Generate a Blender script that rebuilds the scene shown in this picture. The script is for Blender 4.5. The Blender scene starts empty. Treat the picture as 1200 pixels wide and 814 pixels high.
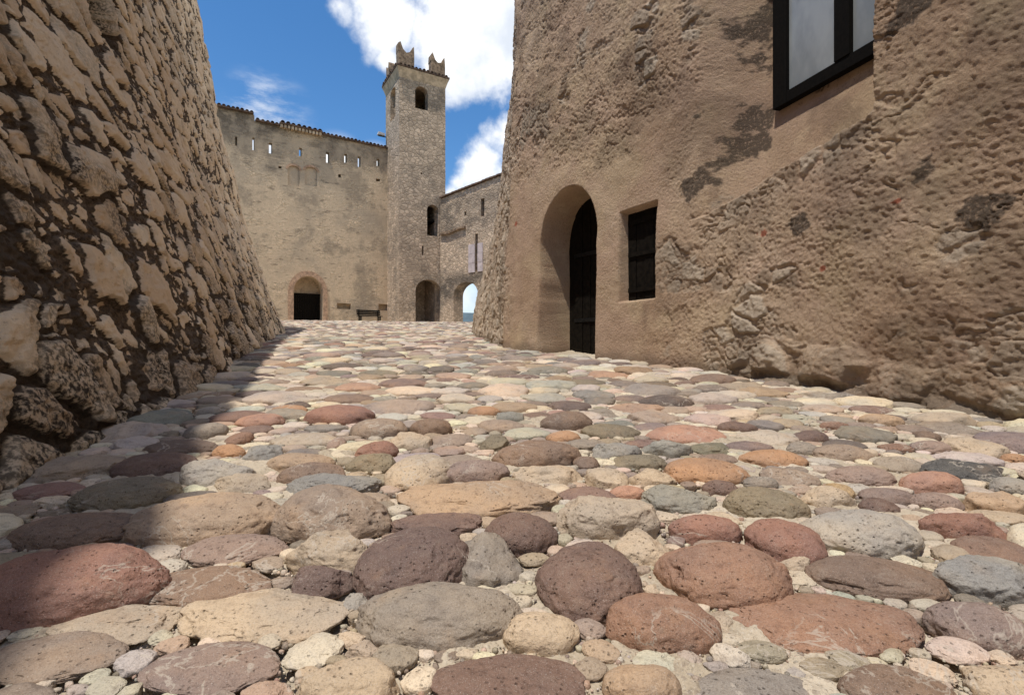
import bpy, bmesh, math, random, time
import numpy as np
from mathutils import Vector
from mathutils.geometry import tessellate_polygon

T0 = time.time()
random.seed(7)
RNG = np.random.default_rng(11)
scene = bpy.context.scene
COL = scene.collection
F = 600.0          # focal length in pixels of the 1200 wide photograph
HY = 407.0         # row of the horizon

# ------------------------------------------------------------------ noise in numpy
def _h(ix, iy, iz, seed):
    h = (ix.astype(np.int64) * 374761393 + iy.astype(np.int64) * 668265263 + iz.astype(np.int64) * 2147483647 + seed * 974711) & 0x7fffffff
    h = ((h ^ (h >> 13)) * 1274126177) & 0x7fffffff
    h = ((h ^ (h >> 16)) * 1103515245) & 0x7fffffff
    return ((h ^ (h >> 11)) & 0xffffff) / float(0xffffff)

def vnoise(p, seed=0):
    i = np.floor(p); f = p - i; f = f * f * f * (f * (f * 6 - 15) + 10)
    ix, iy, iz = i[:, 0], i[:, 1], i[:, 2]
    r = 0
    for dx in (0, 1):
        wx = f[:, 0] if dx else 1 - f[:, 0]
        for dy in (0, 1):
            wy = f[:, 1] if dy else 1 - f[:, 1]
            for dz in (0, 1):
                wz = f[:, 2] if dz else 1 - f[:, 2]
                r = r + _h(ix + dx, iy + dy, iz + dz, seed) * wx * wy * wz
    return r * 2 - 1

def fbm(p, octv=4, seed=0, gain=.5):
    r = 0; a = 1.0; s = 0
    for o in range(octv):
        r = r + a * vnoise(p * (2.03 ** o) + 17.3 * o, seed + o); s += a; a *= gain
    return r / s * 1.6

def voro2(u, v, seed):
    """F1, F2 edge distance, id hash, and the vector to the nearest point (cells of size 1)"""
    iu, iv = np.floor(u), np.floor(v)
    d1 = np.full(u.shape, 9.0); d2 = d1.copy(); idh = np.zeros(u.shape); ru = np.zeros(u.shape); rv = np.zeros(u.shape)
    z = np.zeros(u.shape)
    for a in (-1, 0, 1):
        for b in (-1, 0, 1):
            cu, cv = iu + a, iv + b
            pu = cu + .5 + .82 * (_h(cu, cv, z, seed) - .5); pv = cv + .5 + .82 * (_h(cu, cv, z, seed + 5) - .5)
            w = .28 * (_h(cu, cv, z, seed + 9) - .5)
            d = np.hypot(u - pu, v - pv) - w
            hh = _h(cu, cv, z, seed + 21)
            c = d < d1
            d2 = np.where(c, d1, np.minimum(d2, d))
            idh = np.where(c, hh, idh); ru = np.where(c, u - pu, ru); rv = np.where(c, v - pv, rv)
            d1 = np.where(c, d, d1)
    return d1, d2 - d1, idh, ru, rv

def sstep(a, b, x):
    t = np.clip((x - a) / (b - a), 0, 1)
    return t * t * (3 - 2 * t)

# ------------------------------------------------------------------ objects
def tag(o, label=None, cat=None, group=None, kind=None):
    if label: o['label'] = label
    if cat: o['category'] = cat
    if group: o['group'] = group
    if kind: o['kind'] = kind
    return o

def link(name, me, mat, parent=None):
    o = bpy.data.objects.new(name, me); COL.objects.link(o)
    if mat is not None: me.materials.append(mat)
    if parent is not None:
        o.parent = parent
        o.matrix_parent_inverse = parent.matrix_world.inverted() if False else o.matrix_parent_inverse
    return o

def empty(name, loc=(0, 0, 0)):
    o = bpy.data.objects.new(name, None); COL.objects.link(o); o.location = loc; o.empty_display_size = .2
    return o

def arr_mesh(name, V, T, smooth=True, attrs=None):
    V = np.asarray(V, np.float32); T = np.asarray(T, np.int32)
    k = T.shape[1]
    me = bpy.data.meshes.new(name)
    me.vertices.add(len(V)); me.vertices.foreach_set('co', V.ravel())
    me.loops.add(T.size); me.loops.foreach_set('vertex_index', T.ravel())
    me.polygons.add(len(T))
    me.polygons.foreach_set('loop_start', np.arange(0, T.size, k, dtype=np.int32))
    me.polygons.foreach_set('loop_total', np.full(len(T), k, np.int32))
    me.polygons.foreach_set('use_smooth', np.full(len(T), smooth))
    for an, av in (attrs or {}).items():
        av = np.asarray(av, np.float32)
        if av.ndim == 1:
            a = me.attributes.new(an, 'FLOAT', 'POINT'); a.data.foreach_set('value', av)
        else:
            a = me.attributes.new(an, 'FLOAT_COLOR', 'POINT')
            a.data.foreach_set('color', np.concatenate([av, np.ones((len(av), 1), np.float32)], 1).ravel())
    me.update(); me.validate()
    return me

def grid_quads(nr, nc):
    i = np.arange(nr - 1)[:, None] * nc + np.arange(nc - 1)[None, :]
    return np.stack([i, i + 1, i + nc + 1, i + nc], -1).reshape(-1, 4)

class MB:
    """collects simple shapes into one mesh"""
    def __init__(s): s.v = []; s.f = []
    def add(s, v, f):
        n = len(s.v); s.v += [tuple(p) for p in v]; s.f += [tuple(i + n for i in q) for q in f]
    def box(s, o, ax, ay, az):
        """corner o and three edge vectors"""
        o, ax, ay, az = map(Vector, (o, ax, ay, az))
        v = [o, o + ax, o + ax + ay, o + ay, o + az, o + ax + az, o + ax + ay + az, o + ay + az]
        s.add(v, [(0, 3, 2, 1), (4, 5, 6, 7), (0, 1, 5, 4), (1, 2, 6, 5), (2, 3, 7, 6), (3, 0, 4, 7)])
    def prism(s, loop, ext):
        ext = Vector(ext); L = [Vector(p) for p in loop]; n = len(L)
        s.add(L + [p + ext for p in L], [tuple(range(n))[::-1], tuple(range(n, 2 * n))] + [(i, (i + 1) % n, (i + 1) % n + n, i + n) for i in range(n)])
    def build(s, name, mat, parent=None, bevel=0, smooth=False):
        me = bpy.data.meshes.new(name); me.from_pydata(s.v, [], s.f); me.update()
        bm = bmesh.new(); bm.from_mesh(me); bmesh.ops.recalc_face_normals(bm, faces=bm.faces)
        if bevel:
            bmesh.ops.bevel(bm, geom=[e for e in bm.edges if len(e.link_faces) == 2 and e.calc_face_angle(0) > .5], offset=bevel, segments=2, affect='EDGES', profile=.7)
        bm.to_mesh(me); bm.free()
        if smooth:
            for p in me.polygons: p.use_smooth = True
        return link(name, me, mat, parent)

# ------------------------------------------------------------------ materials
def lin(c):
    return tuple(((x / 255 / 12.92) if x / 255 < .04045 else ((x / 255 + .055) / 1.055) ** 2.4) for x in c)

class NT:
    def __init__(s, name):
        s.m = bpy.data.materials.new(name); s.m.use_nodes = True; s.t = s.m.node_tree; s.n = s.t.nodes
        s.n.clear(); s.out = s.n.new('ShaderNodeOutputMaterial'); s.b = s.n.new('ShaderNodeBsdfPrincipled')
        s.L(s.b.outputs[0], s.out.inputs[0]); s.b.inputs['Roughness'].default_value = .85
        s.b.inputs['Specular IOR Level'].default_value = .3
        s.pos = s.n.new('ShaderNodeNewGeometry').outputs['Position']
    def L(s, a, b): s.t.links.new(a, b)
    def put(s, sock, v):
        if hasattr(v, 'links'): s.L(v, sock)
        else:
            try: sock.default_value = v
            except Exception: sock.default_value = (*v, 1)
    def noise(s, scale, detail=4, rough=.55, vec=None, dist=0, off=None):
        k = s.n.new('ShaderNodeTexNoise'); k.inputs['Scale'].default_value = scale; k.inputs['Detail'].default_value = detail
        k.inputs['Roughness'].default_value = rough; k.inputs['Distortion'].default_value = dist
        v = vec or s.pos
        if off: 
            a = s.n.new('ShaderNodeVectorMath'); a.inputs[1].default_value = off; s.L(v, a.inputs[0]); v = a.outputs[0]
        s.L(v, k.inputs['Vector']); return k.outputs['Fac']
    def voro(s, scale, feat='F1', out='Distance', vec=None, rnd=1):
        k = s.n.new('ShaderNodeTexVoronoi'); k.feature = feat; k.inputs['Scale'].default_value = scale; k.inputs['Randomness'].default_value = rnd
        s.L(vec or s.pos, k.inputs['Vector']); return k.outputs[out]
    def ramp(s, fac, a, b, va=0., vb=1.):
        k = s.n.new('ShaderNodeMapRange'); k.interpolation_type = 'SMOOTHSTEP'
        for i, v in enumerate((fac, a, b, va, vb)): s.put(k.inputs[i], v)
        return k.outputs[0]
    def mix(s, fac, a, b, mode='MIX'):
        k = s.n.new('ShaderNodeMix'); k.data_type = 'RGBA'; k.blend_type = mode
        s.put(k.inputs[0], fac); s.put(k.inputs[6], a); s.put(k.inputs[7], b); return k.outputs[2]
    def math(s, op, a, b=0., c=0.):
        k = s.n.new('ShaderNodeMath'); k.operation = op
        for i, v in enumerate((a, b, c)): s.put(k.inputs[i], v)
        return k.outputs[0]
    def attr(s, name, out='Fac'):
        k = s.n.new('ShaderNodeAttribute'); k.attribute_name = name; return k.outputs[out]
    def scalev(s, vec3):
        k = s.n.new('ShaderNodeVectorMath'); k.operation = 'MULTIPLY'; k.inputs[1].default_value = vec3; s.L(s.pos, k.inputs[0]); return k.outputs[0]
    def bump(s, h, strength, dist, prev=None):
        k = s.n.new('ShaderNodeBump'); k.inputs['Strength'].default_value = strength; k.inputs['Distance'].default_value = dist
        s.L(h, k.inputs['Height'])
        if prev is not None: s.L(prev, k.inputs['Normal'])
        return k.outputs[0]
    def done(s, color, normal=None, rough=None):
        s.put(s.b.inputs['Base Color'], color)
        if normal is not None: s.L(normal, s.b.inputs['Normal'])
        if rough is not None: s.put(s.b.inputs['Roughness'], rough)
        return s.m

def flat_mat(name, c, rough=.7, nscale=30, amt=.35, bstr=.3, bd=.004, metal=0):
    k = NT(name)
    n = k.noise(nscale, 5, .6)
    dark = tuple(x * (1 - amt) for x in c); lite = tuple(min(1, x * (1 + amt)) for x in c)
    k.b.inputs['Metallic'].default_value = metal
    return k.done(k.mix(k.ramp(n, .3, .7), (*dark, 1), (*lite, 1)), k.bump(n, bstr, bd), rough)

def cobble_mat(name, color_sock):
    k = NT(name)
    c = color_sock(k)
    hue = k.noise(3.3, 4, .6, off=(7, 3, 9)); c = k.mix(k.ramp(hue, .36, .64), k.mix(1, c, (.84, .82, .84, 1), 'MULTIPLY'), k.mix(1, c, (1.14, 1.03, .92, 1), 'MULTIPLY'))
    big = k.noise(9, 4, .65); mid = k.noise(34, 5, .68); fine = k.noise(300, 3, .7, off=(3, 1, 2)); sp = k.noise(620, 2, .5, off=(9, 4, 1))
    warm = k.mix(.42, c, (.40, .22, .10, 1)); pale = k.mix(.30, c, (.42, .37, .30, 1))
    col = k.mix(k.ramp(big, .52, .78, 0, .6), c, warm)
    col = k.mix(k.ramp(mid, .5, .8, 0, .75), col, pale)
    col = k.mix(k.ramp(mid, .25, .5, .75, 0), col, k.mix(1, c, (.5, .46, .44, 1), 'MULTIPLY'))
    col = k.mix(k.ramp(fine, .35, .5, .5, 0), col, k.mix(1, c, (.42, .40, .38, 1), 'MULTIPLY'))   # dark grains
    col = k.mix(k.ramp(sp, .60, .72, 0, .55), col, (.5, .46, .42, 1))                            # pale crystals
    pits = k.ramp(k.voro(85), .0, .28)
    pm = k.ramp(k.noise(12, 3, .5, off=(5, 5, 5)), .40, .56); vein = k.ramp(k.math('ABSOLUTE', k.math('SUBTRACT', k.noise(7, 5, .6, off=(13, 5, 2), dist=.6), .5)), .0, .018, 1, 0); vm = k.ramp(k.noise(2.7, 2, .5, off=(3, 15, 6)), .52, .6); col = k.mix(k.math('MULTIPLY', vein, k.math('MULTIPLY', vm, .6)), col, (.46, .40, .33, 1))
    pits = k.math('MAXIMUM', pits, k.math('SUBTRACT', 1., pm))
    col = k.mix(k.ramp(pits, .1, .7, .7, 0), col, k.mix(1, c, (.40, .36, .33, 1), 'MULTIPLY'))
    n = k.bump(k.noise(22, 5, .65), .55, .014); n = k.bump(k.noise(75, 5, .7), .6, .006, n)
    n = k.bump(pits, .8, .006, n)
    n = k.bump(fine, .45, .0018, n)
    return k.done(col, n, k.ramp(mid, .3, .7, .62, .85))

M = {}
def obcol(k):
    return k.n.new('ShaderNodeObjectInfo').outputs['Color']
M['cobble'] = cobble_mat('cobble_stone', obcol)
M['cobble_mass'] = cobble_mat('cobble_stone_mass', lambda k: k.attr('tint', 'Color'))

def mortar_mat():
    k = NT('sandy_mortar')
    n1 = k.noise(2.2, 4, .6); n2 = k.noise(30, 5, .65); n3 = k.noise(160, 4, .7); g = k.voro(130)
    col = k.mix(k.ramp(n1, .35, .68), (.40, .33, .24, 1), (.54, .46, .355, 1))
    col = k.mix(k.ramp(n2, .25, .5, .7, 0), col, (.20, .155, .11, 1))
    col = k.mix(k.ramp(n3, .5, .75, 0, .6), col, (.58, .53, .45, 1))
    col = k.mix(k.ramp(k.voro(130, out='Color'), .75, .9, 0, .5), col, (.2, .15, .12, 1))
    nn = k.bump(n2, .7, .012); nn = k.bump(k.ramp(g, 0, .5, 1, 0), .55, .004, nn); nn = k.bump(n3, .6, .003, nn)
    return k.done(col, nn, .95)
M['mortar'] = mortar_mat()

def rubble_mat():
    k = NT('rubble_wall_stone')
    st = k.attr('stone'); tone = k.attr('tone'); lich_shade = k.attr('lichen_shade')
    n1 = k.noise(7, 4, .6); n2 = k.noise(45, 5, .65); n3 = k.noise(150, 4, .75); n4 = k.noise(1.1, 3, .5)
    c1 = k.mix(tone, (.66, .50, .34, 1), (.82, .67, .485, 1))
    c1 = k.mix(k.ramp(n1, .5, .74, 0, .5), c1, (.64, .46, .29, 1))
    c1 = k.mix(k.ramp(n2, .22, .45, .75, 0), c1, (.24, .165, .11, 1))
    c1 = k.mix(k.ramp(n3, .55, .8, 0, .4), c1, (.76, .66, .53, 1))
    m1 = k.mix(k.ramp(n2, .3, .7), (.040, .029, .020, 1), (.17, .12, .08, 1))
    m1 = k.mix(k.ramp(n3, .55, .75, 0, .5), m1, (.30, .22, .15, 1))
    sm = k.math('ADD', st, k.math('MULTIPLY', k.math('SUBTRACT', n2, .5), .7))
    col = k.mix(k.ramp(sm, .30, .62), m1, c1)
    col = k.mix(k.math('MULTIPLY', lich_shade, k.ramp(n2, .35, .6)), col, (.045, .034, .024, 1))  # dark patches, plus the painted shade of foot, niche and slot
    nn = k.bump(n2, .9, .016); nn = k.bump(n3, .9, .006, nn)
    return k.done(col, nn, .93)
M['rubble'] = rubble_mat()

def plaster_mat():
    k = NT('rough_lime_plaster')
    st = k.attr('stone'); tone = k.attr('tone'); lich_shade = k.attr('lichen_shade'); red = k.attr('brick'); sm_ = k.attr('smoothed')
    n0 = k.noise(.55, 3, .55); n1 = k.noise(3.2, 5, .62); n2 = k.noise(42, 5, .68); n3 = k.noise(170, 4, .72); sv = k.noise(5, 5, .6, vec=k.scalev((1, 1, .28)))
    c = k.mix(k.ramp(n0, .35, .65), (.42, .285, .185, 1), (.54, .40, .275, 1))
    c = k.mix(k.ramp(n1, .50, .66, 0, .8), c, (.53, .385, .25, 1)); c = k.mix(k.ramp(k.noise(1.7, 6, .7, off=(2, 7, 1)), .30, .44, .7, 0), c, (.235, .15, .10, 1))
    c = k.mix(k.ramp(sv, .2, .45, .6, 0), c, (.22, .145, .095, 1))
    c = k.mix(k.ramp(n2, .28, .48, .7, 0), c, (.19, .125, .082, 1))
    c = k.mix(k.ramp(n3, .55, .8, 0, .4), c, (.56, .44, .33, 1))
    c = k.mix(k.ramp(k.noise(.9, 5, .65, off=(11, 2, 5)), .46, .62, 0, .6), c, (.50, .345, .245, 1)); c = k.mix(k.ramp(k.noise(.8, 5, .65, off=(1, 12, 8)), .52, .66, 0, .6), c, (.52, .39, .245, 1))
    c = k.mix(k.ramp(k.noise(60, 5, .75, off=(4, 4, 9)), .30, .42, .7, 0), c, (.11, .072, .05, 1))
    s1 = k.mix(tone, (.30, .215, .145, 1), (.54, .44, .33, 1))
    s1 = k.mix(k.ramp(n2, .25, .45, .6, 0), s1, (.15, .105, .075, 1))
    c = k.mix(st, c, s1)
    c = k.mix(k.math('MULTIPLY', lich_shade, k.ramp(n2, .30, .48)), c, (.05, .037, .027, 1))
    c = k.mix(red, c, (.36, .085, .04, 1))
    nn = k.bump(n2, 1, .020); nn = k.bump(n3, 1, .007, nn)
    return k.done(c, nn, .95)
M['plaster'] = plaster_mat()

def far_wall_mat(name, warm, stone_amt, sc=4.2, dark=.6):
    k = NT(name)
    st = k.scalev((1, 1, 1.5))
    e = k.voro(sc, 'DISTANCE_TO_EDGE', 'Distance', st); idc = k.voro(sc, 'F1', 'Color', st)
    n0 = k.noise(.22, 4, .6); n1 = k.noise(1.1, 5, .65); n2 = k.noise(7, 5, .7); n3 = k.noise(32, 4, .7); hz = k.noise(2.4, 5, .65, vec=k.scalev((.55, .55, 2.2)))
    base = k.mix(k.ramp(n1, .35, .65), tuple(x * .84 for x in warm) + (1,), tuple(x * 1.12 for x in warm) + (1,))
    base = k.mix(k.ramp(n0, .46, .66, 0, .45), base, (.30, .255, .20, 1))
    sep = k.n.new('ShaderNodeSeparateColor'); k.L(idc, sep.inputs[0])
    stc = k.mix(sep.outputs[0], tuple(x * .66 for x in warm) + (1,), tuple(x * 1.18 for x in warm) + (1,))
    stc = k.mix(k.ramp(e, .02, .16, .9, 0), stc, tuple(x * .66 for x in warm) + (1,))
    pm = k.ramp(k.math('ADD', n1, k.math('MULTIPLY', n2, .5)), .75 - .35 * stone_amt, 1.0 - .35 * stone_amt)
    c = k.mix(pm, base, stc)
    c = k.mix(k.ramp(n2, .25, .46, .55, 0), c, tuple(x * .5 for x in warm) + (1,))
    c = k.mix(k.ramp(hz, .58, .68, 0, dark), c, (.085, .068, .05, 1)); c = k.mix(k.ramp(k.noise(.5, 6, .7, off=(3, 9, 4)), .50, .64, 0, .55), c, (.20, .165, .125, 1))
    c = k.mix(k.math('MULTIPLY', k.attr('weather'), k.ramp(n1, .32, .58)), c, (.085, .072, .058, 1))
    c = k.mix(k.ramp(n3, .58, .8, 0, .35), c, (.5, .42, .33, 1))
    fl = k.noise(13, 4, .7, vec=k.scalev((1, 1, 1.9)), off=None); c = k.mix(k.ramp(fl, .56, .66, 0, .6), c, tuple(x * .36 for x in warm) + (1,))
    ee = k.math('MULTIPLY', k.ramp(e, 0, .16), pm)
    nn = k.bump(ee, .6, .05); nn = k.bump(n2, .7, .035, nn); nn = k.bump(n3, .5, .02, nn)
    return k.done(c, nn, .95)
M['curtain'] = far_wall_mat('curtain_wall_plaster', (.69, .535, .36), .14)
M['tower'] = far_wall_mat('tower_rubble', (.64, .49, .35), 1.25, 3.4, .3)
M['gatewall'] = far_wall_mat('gate_wall_rubble', (.63, .48, .34), .8, 3.8, .45)
M['render'] = flat_mat('pale_cornice_render', (.52, .40, .27), .9, 3, .3, .5, .03)
M['tile'] = flat_mat('weathered_roof_tile', (.13, .085, .06), .9, 5, .5, .5, .02)
M['brick'] = flat_mat('worn_arch_brick', (.44, .29, .19), .92, 6, .35, .6, .03)
M['wood'] = flat_mat('blackened_wood', (.009, .007, .005), .75, 20, .5, .6, .006)
M['iron'] = flat_mat('dark_iron', (.02, .02, .02), .5, 40, .3, .2, .002, .6)
M['frame'] = flat_mat('dark_window_frame', (.006, .005, .004), .8, 40, .3, .2, .002)
M['marble'] = flat_mat('pale_pink_marble', (.52, .44, .42), .7, 3, .18, .2, .01)
M['lamp'] = flat_mat('grey_lamp_housing', (.55, .55, .55), .5, 10, .1, .1, .002)
M['mer'] = flat_mat('merlon_masonry', (.25, .175, .115), .95, 5, .5, .8, .05)

def glass_mat():
    k = NT('sky_grey_window_glass')
    n = k.noise(3, 4, .6, vec=k.scalev((1, 1, .5)))
    k.b.inputs['Specular IOR Level'].default_value = .6
    return k.done(k.mix(k.ramp(n, .35, .7), (.25, .275, .285, 1), (.38, .405, .41, 1)), k.bump(n, .1, .01), .22)  # pale grey base stands in for sky reflected in the panes
M['glass'] = glass_mat()
for m_ in ('wood', 'frame'):
    for n_ in M[m_].node_tree.nodes:
        if n_.type == 'BSDF_PRINCIPLED': n_.inputs['Specular IOR Level'].default_value = .08
M['terrain'] = flat_mat('distant_grassland', (.10, .12, .055), .95, .01, .4, .2, 1)
M['hill'] = flat_mat('haze_blue_hills', (.09, .13, .15), .95, .004, .3, .2, 1)  # blue of the hazy air is put into the hill colour

# ------------------------------------------------------------------ ground heights
def gz(x, y):
    x = np.asarray(x, float); y = np.asarray(y, float)
    z = -.55 + .0683 * np.minimum(y, 29.0)
    z = z + .05 * np.clip(y - 29, 0, 1.5) / 1.5
    z = z + .012 * np.clip(-x - 4, 0, 14) * sstep(6, 26, y)
    return z
def ground_pt(px, py):
    d = 330.0 / (py - 366.0)
    return (px - 600) / F * d, d

# ------------------------------------------------------------------ left rubble wall: plan curve
LB = np.array([(-.62, -7.0), (-.98, -2.5), (-1.22, .0), (-1.47, 1.3), (-1.80, 2.35), (-2.62, 4.75), (-4.55, 9.6), (-6.05, 13.6), (-6.9, 15.6), (-8.6, 17.4), (-12, 19.2), (-17, 20.5)])
def resample(P, n, smooth=.0):
    seg = np.r_[0, np.cumsum(np.hypot(*np.diff(P, axis=0).T))]
    s = np.linspace(0, seg[-1], n)
    Q = np.stack([np.interp(s, seg, P[:, i]) for i in (0, 1)], 1)
    if smooth > 0:
        w = int(smooth / (s[1] - s[0])) | 1
        k = np.hanning(w + 2)[1:-1]; k /= k.sum()
        Q = np.stack([np.convolve(np.pad(Q[:, i], w // 2, mode='reflect', reflect_type='odd'), k, 'valid') for i in (0, 1)], 1)
    return Q
LBs = resample(LB, 2400, 1.6)
def curve_at(C, ss):
    seg = np.r_[0, np.cumsum(np.hypot(*np.diff(C, axis=0).T))]
    P = np.stack([np.interp(ss, seg, C[:, i]) for i in (0, 1)], 1)
    e = .02
    A = np.stack([np.interp(ss - e, seg, C[:, i]) for i in (0, 1)], 1); B = np.stack([np.interp(ss + e, seg, C[:, i]) for i in (0, 1)], 1)
    t = B - A; t /= np.maximum(np.hypot(t[:, 0], t[:, 1]), 1e-9)[:, None]
    return P, t, seg
LEANH = [0, 1.2, 3.1, 6.0, 9.0, 14]
LEANL = [0, .42, 1.04, 1.70, 2.22, 2.85]
LEFT_TOP = 9.4
TOPY = ([-9, -1.5, 2, 6, 9, 13.5, 30], [9.6, 9.2, 8.6, 7.0, 7.3, 9.6, 9.6])

def build_left_wall():
    seg = np.r_[0, np.cumsum(np.hypot(*np.diff(LBs, axis=0).T))]
    # steps that grow with the distance from the camera
    ss = [0.0]
    while ss[-1] < seg[-1]:
        y = np.interp(ss[-1], seg, LBs[:, 1])
        st = .06 if y < -1 else (.022 if y < .5 else max(.0085, .0042 * (y + .4)))
        if y > 15.5: st = .12
        ss.append(ss[-1] + st)
    ss = np.array(ss); nc = len(ss)
    P, t, _ = curve_at(LBs, ss)
    nrm = np.stack([t[:, 1], -t[:, 0]], 1)           # towards the street
    NR = 680
    d = np.clip(P[:, 1], .9, 40)
    TOPs = np.interp(P[:, 1], *TOPY)
    Hv = np.minimum(1.0 + 1.02 * d, TOPs - .3)
    tt = np.linspace(0, 1, NR - 14)
    h = np.concatenate([-.15 + (Hv[None, :] + .15) * tt[:, None] ** 1.05, Hv[None, :] + (TOPs - Hv)[None, :] * np.linspace(.07, 1, 14)[:, None]], 0)
    S = np.broadcast_to(ss[None, :], h.shape); 
    u = S.ravel(); v = h.ravel(); zz = np.zeros_like(u)
    q = np.stack([u, v, zz], 1)
    wu = u + .07 * fbm(q * 2.6, 3, 31) + .030 * fbm(q * 8, 3, 71); wv = v + .07 * fbm(q * 2.6, 3, 41) + .030 * fbm(q * 8, 3, 81)
    _, eA, iA, ruA, rvA = voro2(wu / .37, wv / .33, 3)
    _, eB, iB, ruB, rvB = voro2(wu / .165, wv / .145, 13)
    _, eC, iC, ruC, rvC = voro2(wu / .080, wv / .070, 23)
    bigA = iA > .34
    bigB = iB > .34
    e1 = fbm(q * 16, 4, 5) * .05
    hA = sstep(.09, .26, eA + e1)
    hB = sstep(.12, .36, eB + e1 * 1.3)
    hC = sstep(.10, .45, eC + e1 * 1.5)
    tilt = lambda ru, rv, ii: (ru * ((ii * 37.1) % 1 - .5) + rv * ((ii * 91.7) % 1 - .5))
    big_d = .056 * hA * (.65 + .6 * ((iA * 53.3) % 1)) + .050 * hA * tilt(ruA, rvA, iA) + .018 * np.sqrt(np.clip(eA - .1, 0, 1))
    mid_d = .038 * hB * (.55 + .7 * ((iB * 53.3) % 1)) + .03 * hB * tilt(ruB, rvB, iB)
    sml_d = .026 * hC * ((iC * 53.3) % 1)
    fill = np.where(bigB, mid_d, sml_d)
    disp = np.where(bigA, np.maximum(big_d, fill * .5 * (1 - hA)), fill)
    stone = np.where(bigA, sstep(.13, .22, eA + e1), np.where(bigB, sstep(.17, .30, eB + e1 * 1.3) * .95, sstep(.2, .4, eC + e1) * .75 * (iC > .5)))
    tone = np.where(bigA, (iA * 17.7) % 1, (iB * 17.7) % 1)
    rough = .012 * fbm(q * 9, 5, 50) + .010 * fbm(q * 38, 4, 60)
    disp = disp + rough * (.40 + 1.1 * (1 - stone)) + .05 * fbm(q * .7, 3, 91)
    # chipped and pitted stone faces
    fac = np.abs(fbm(q * np.array([5.5, 4.5, 1]), 4, 77)); pit = sstep(.35, .7, fbm(q * 26, 3, 177))
    disp -= (.026 * fac + .008 * pit) * stone
    lich_shade = sstep(.0, .5, fbm(q * 1.6, 4, 99) + .45 - .55 * v) * .75 + .35 * sstep(.1, .5, fbm(q * 1.3, 4, 111))  # random dark patches, plus shade low on the wall put into the colour
    # square putlog niche high up and the drain slot at the foot
    def rect(sc, hc, hw, hh): return np.maximum(np.abs(u - sc) - hw, np.abs(v - hc) - hh)
    s_of_y = lambda y: np.interp(y, LBs[:, 1], seg)
    jn = s_of_y(5.3)
    sd = rect(jn, 3.50, .40, .36) + .02 * e1 / .05
    disp -= .55 * sstep(.02, -.05, sd); stone = np.where(sd < -.02, .0, stone); lich_shade = np.where(sd < 0.0, 1, lich_shade)  # shade inside the niche painted into its colour
    jd = s_of_y(4.95)
    sd = rect(jd, .15, .07, .23)
    disp -= .30 * sstep(.015, -.03, sd); lich_shade = np.where(sd < .0, 1.0, lich_shade)  # slot painted dark inside, as shade
    lean = np.interp(v, LEANH, LEANL) * np.tile(np.interp(P[:, 1], [-9, -1.0, .4, 2], [.73, .73, .91, 1]), NR)
    gb = np.tile(gz(P[:, 0], P[:, 1]), h.shape[0])
    off = disp - lean - .07
    X = np.tile(P[:, 0], NR) + np.tile(nrm[:, 0], NR) * off
    Y = np.tile(P[:, 1], NR) + np.tile(nrm[:, 1], NR) * off
    Z = gb + v + .03 * disp
    V = np.stack([X, Y, Z], 1)
    Q = grid_quads(NR, nc)
    # top and back so that the wall is solid
    base = (NR - 1) * nc
    thick = 1.6
    top = V[base:base + nc].copy(); top[:, 0] -= nrm[:, 0] * thick; top[:, 1] -= nrm[:, 1] * thick
    bot = top.copy(); bot[:, 2] = gz(P[:, 0], P[:, 1]) - .2
    n0 = len(V); V = np.concatenate([V, top, bot])
    i = np.arange(nc - 1)
    Q = np.concatenate([Q, np.stack([base + i, base + i + 1, n0 + i + 1, n0 + i], 1), np.stack([n0 + i, n0 + i + 1, n0 + nc + i + 1, n0 + nc + i], 1)])
    pad = lambda a: np.concatenate([a, np.full(2 * nc, .3)])
    me = arr_mesh('rubble_wall', V, Q, True, {'stone': pad(stone), 'tone': pad(tone), 'lichen_shade': pad(np.clip(lich_shade, 0, 1))})
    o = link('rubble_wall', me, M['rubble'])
    tag(o, 'high rough rubble stone wall leaning back, pale stones in dark crumbling mortar, in shade', 'stone wall')
    # worn brick jamb of the niche
    Pn, tn, _ = curve_at(LBs, np.array([jn + .36]))
    return o
left_wall = build_left_wall()
print('left wall', time.time() - T0)

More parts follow.
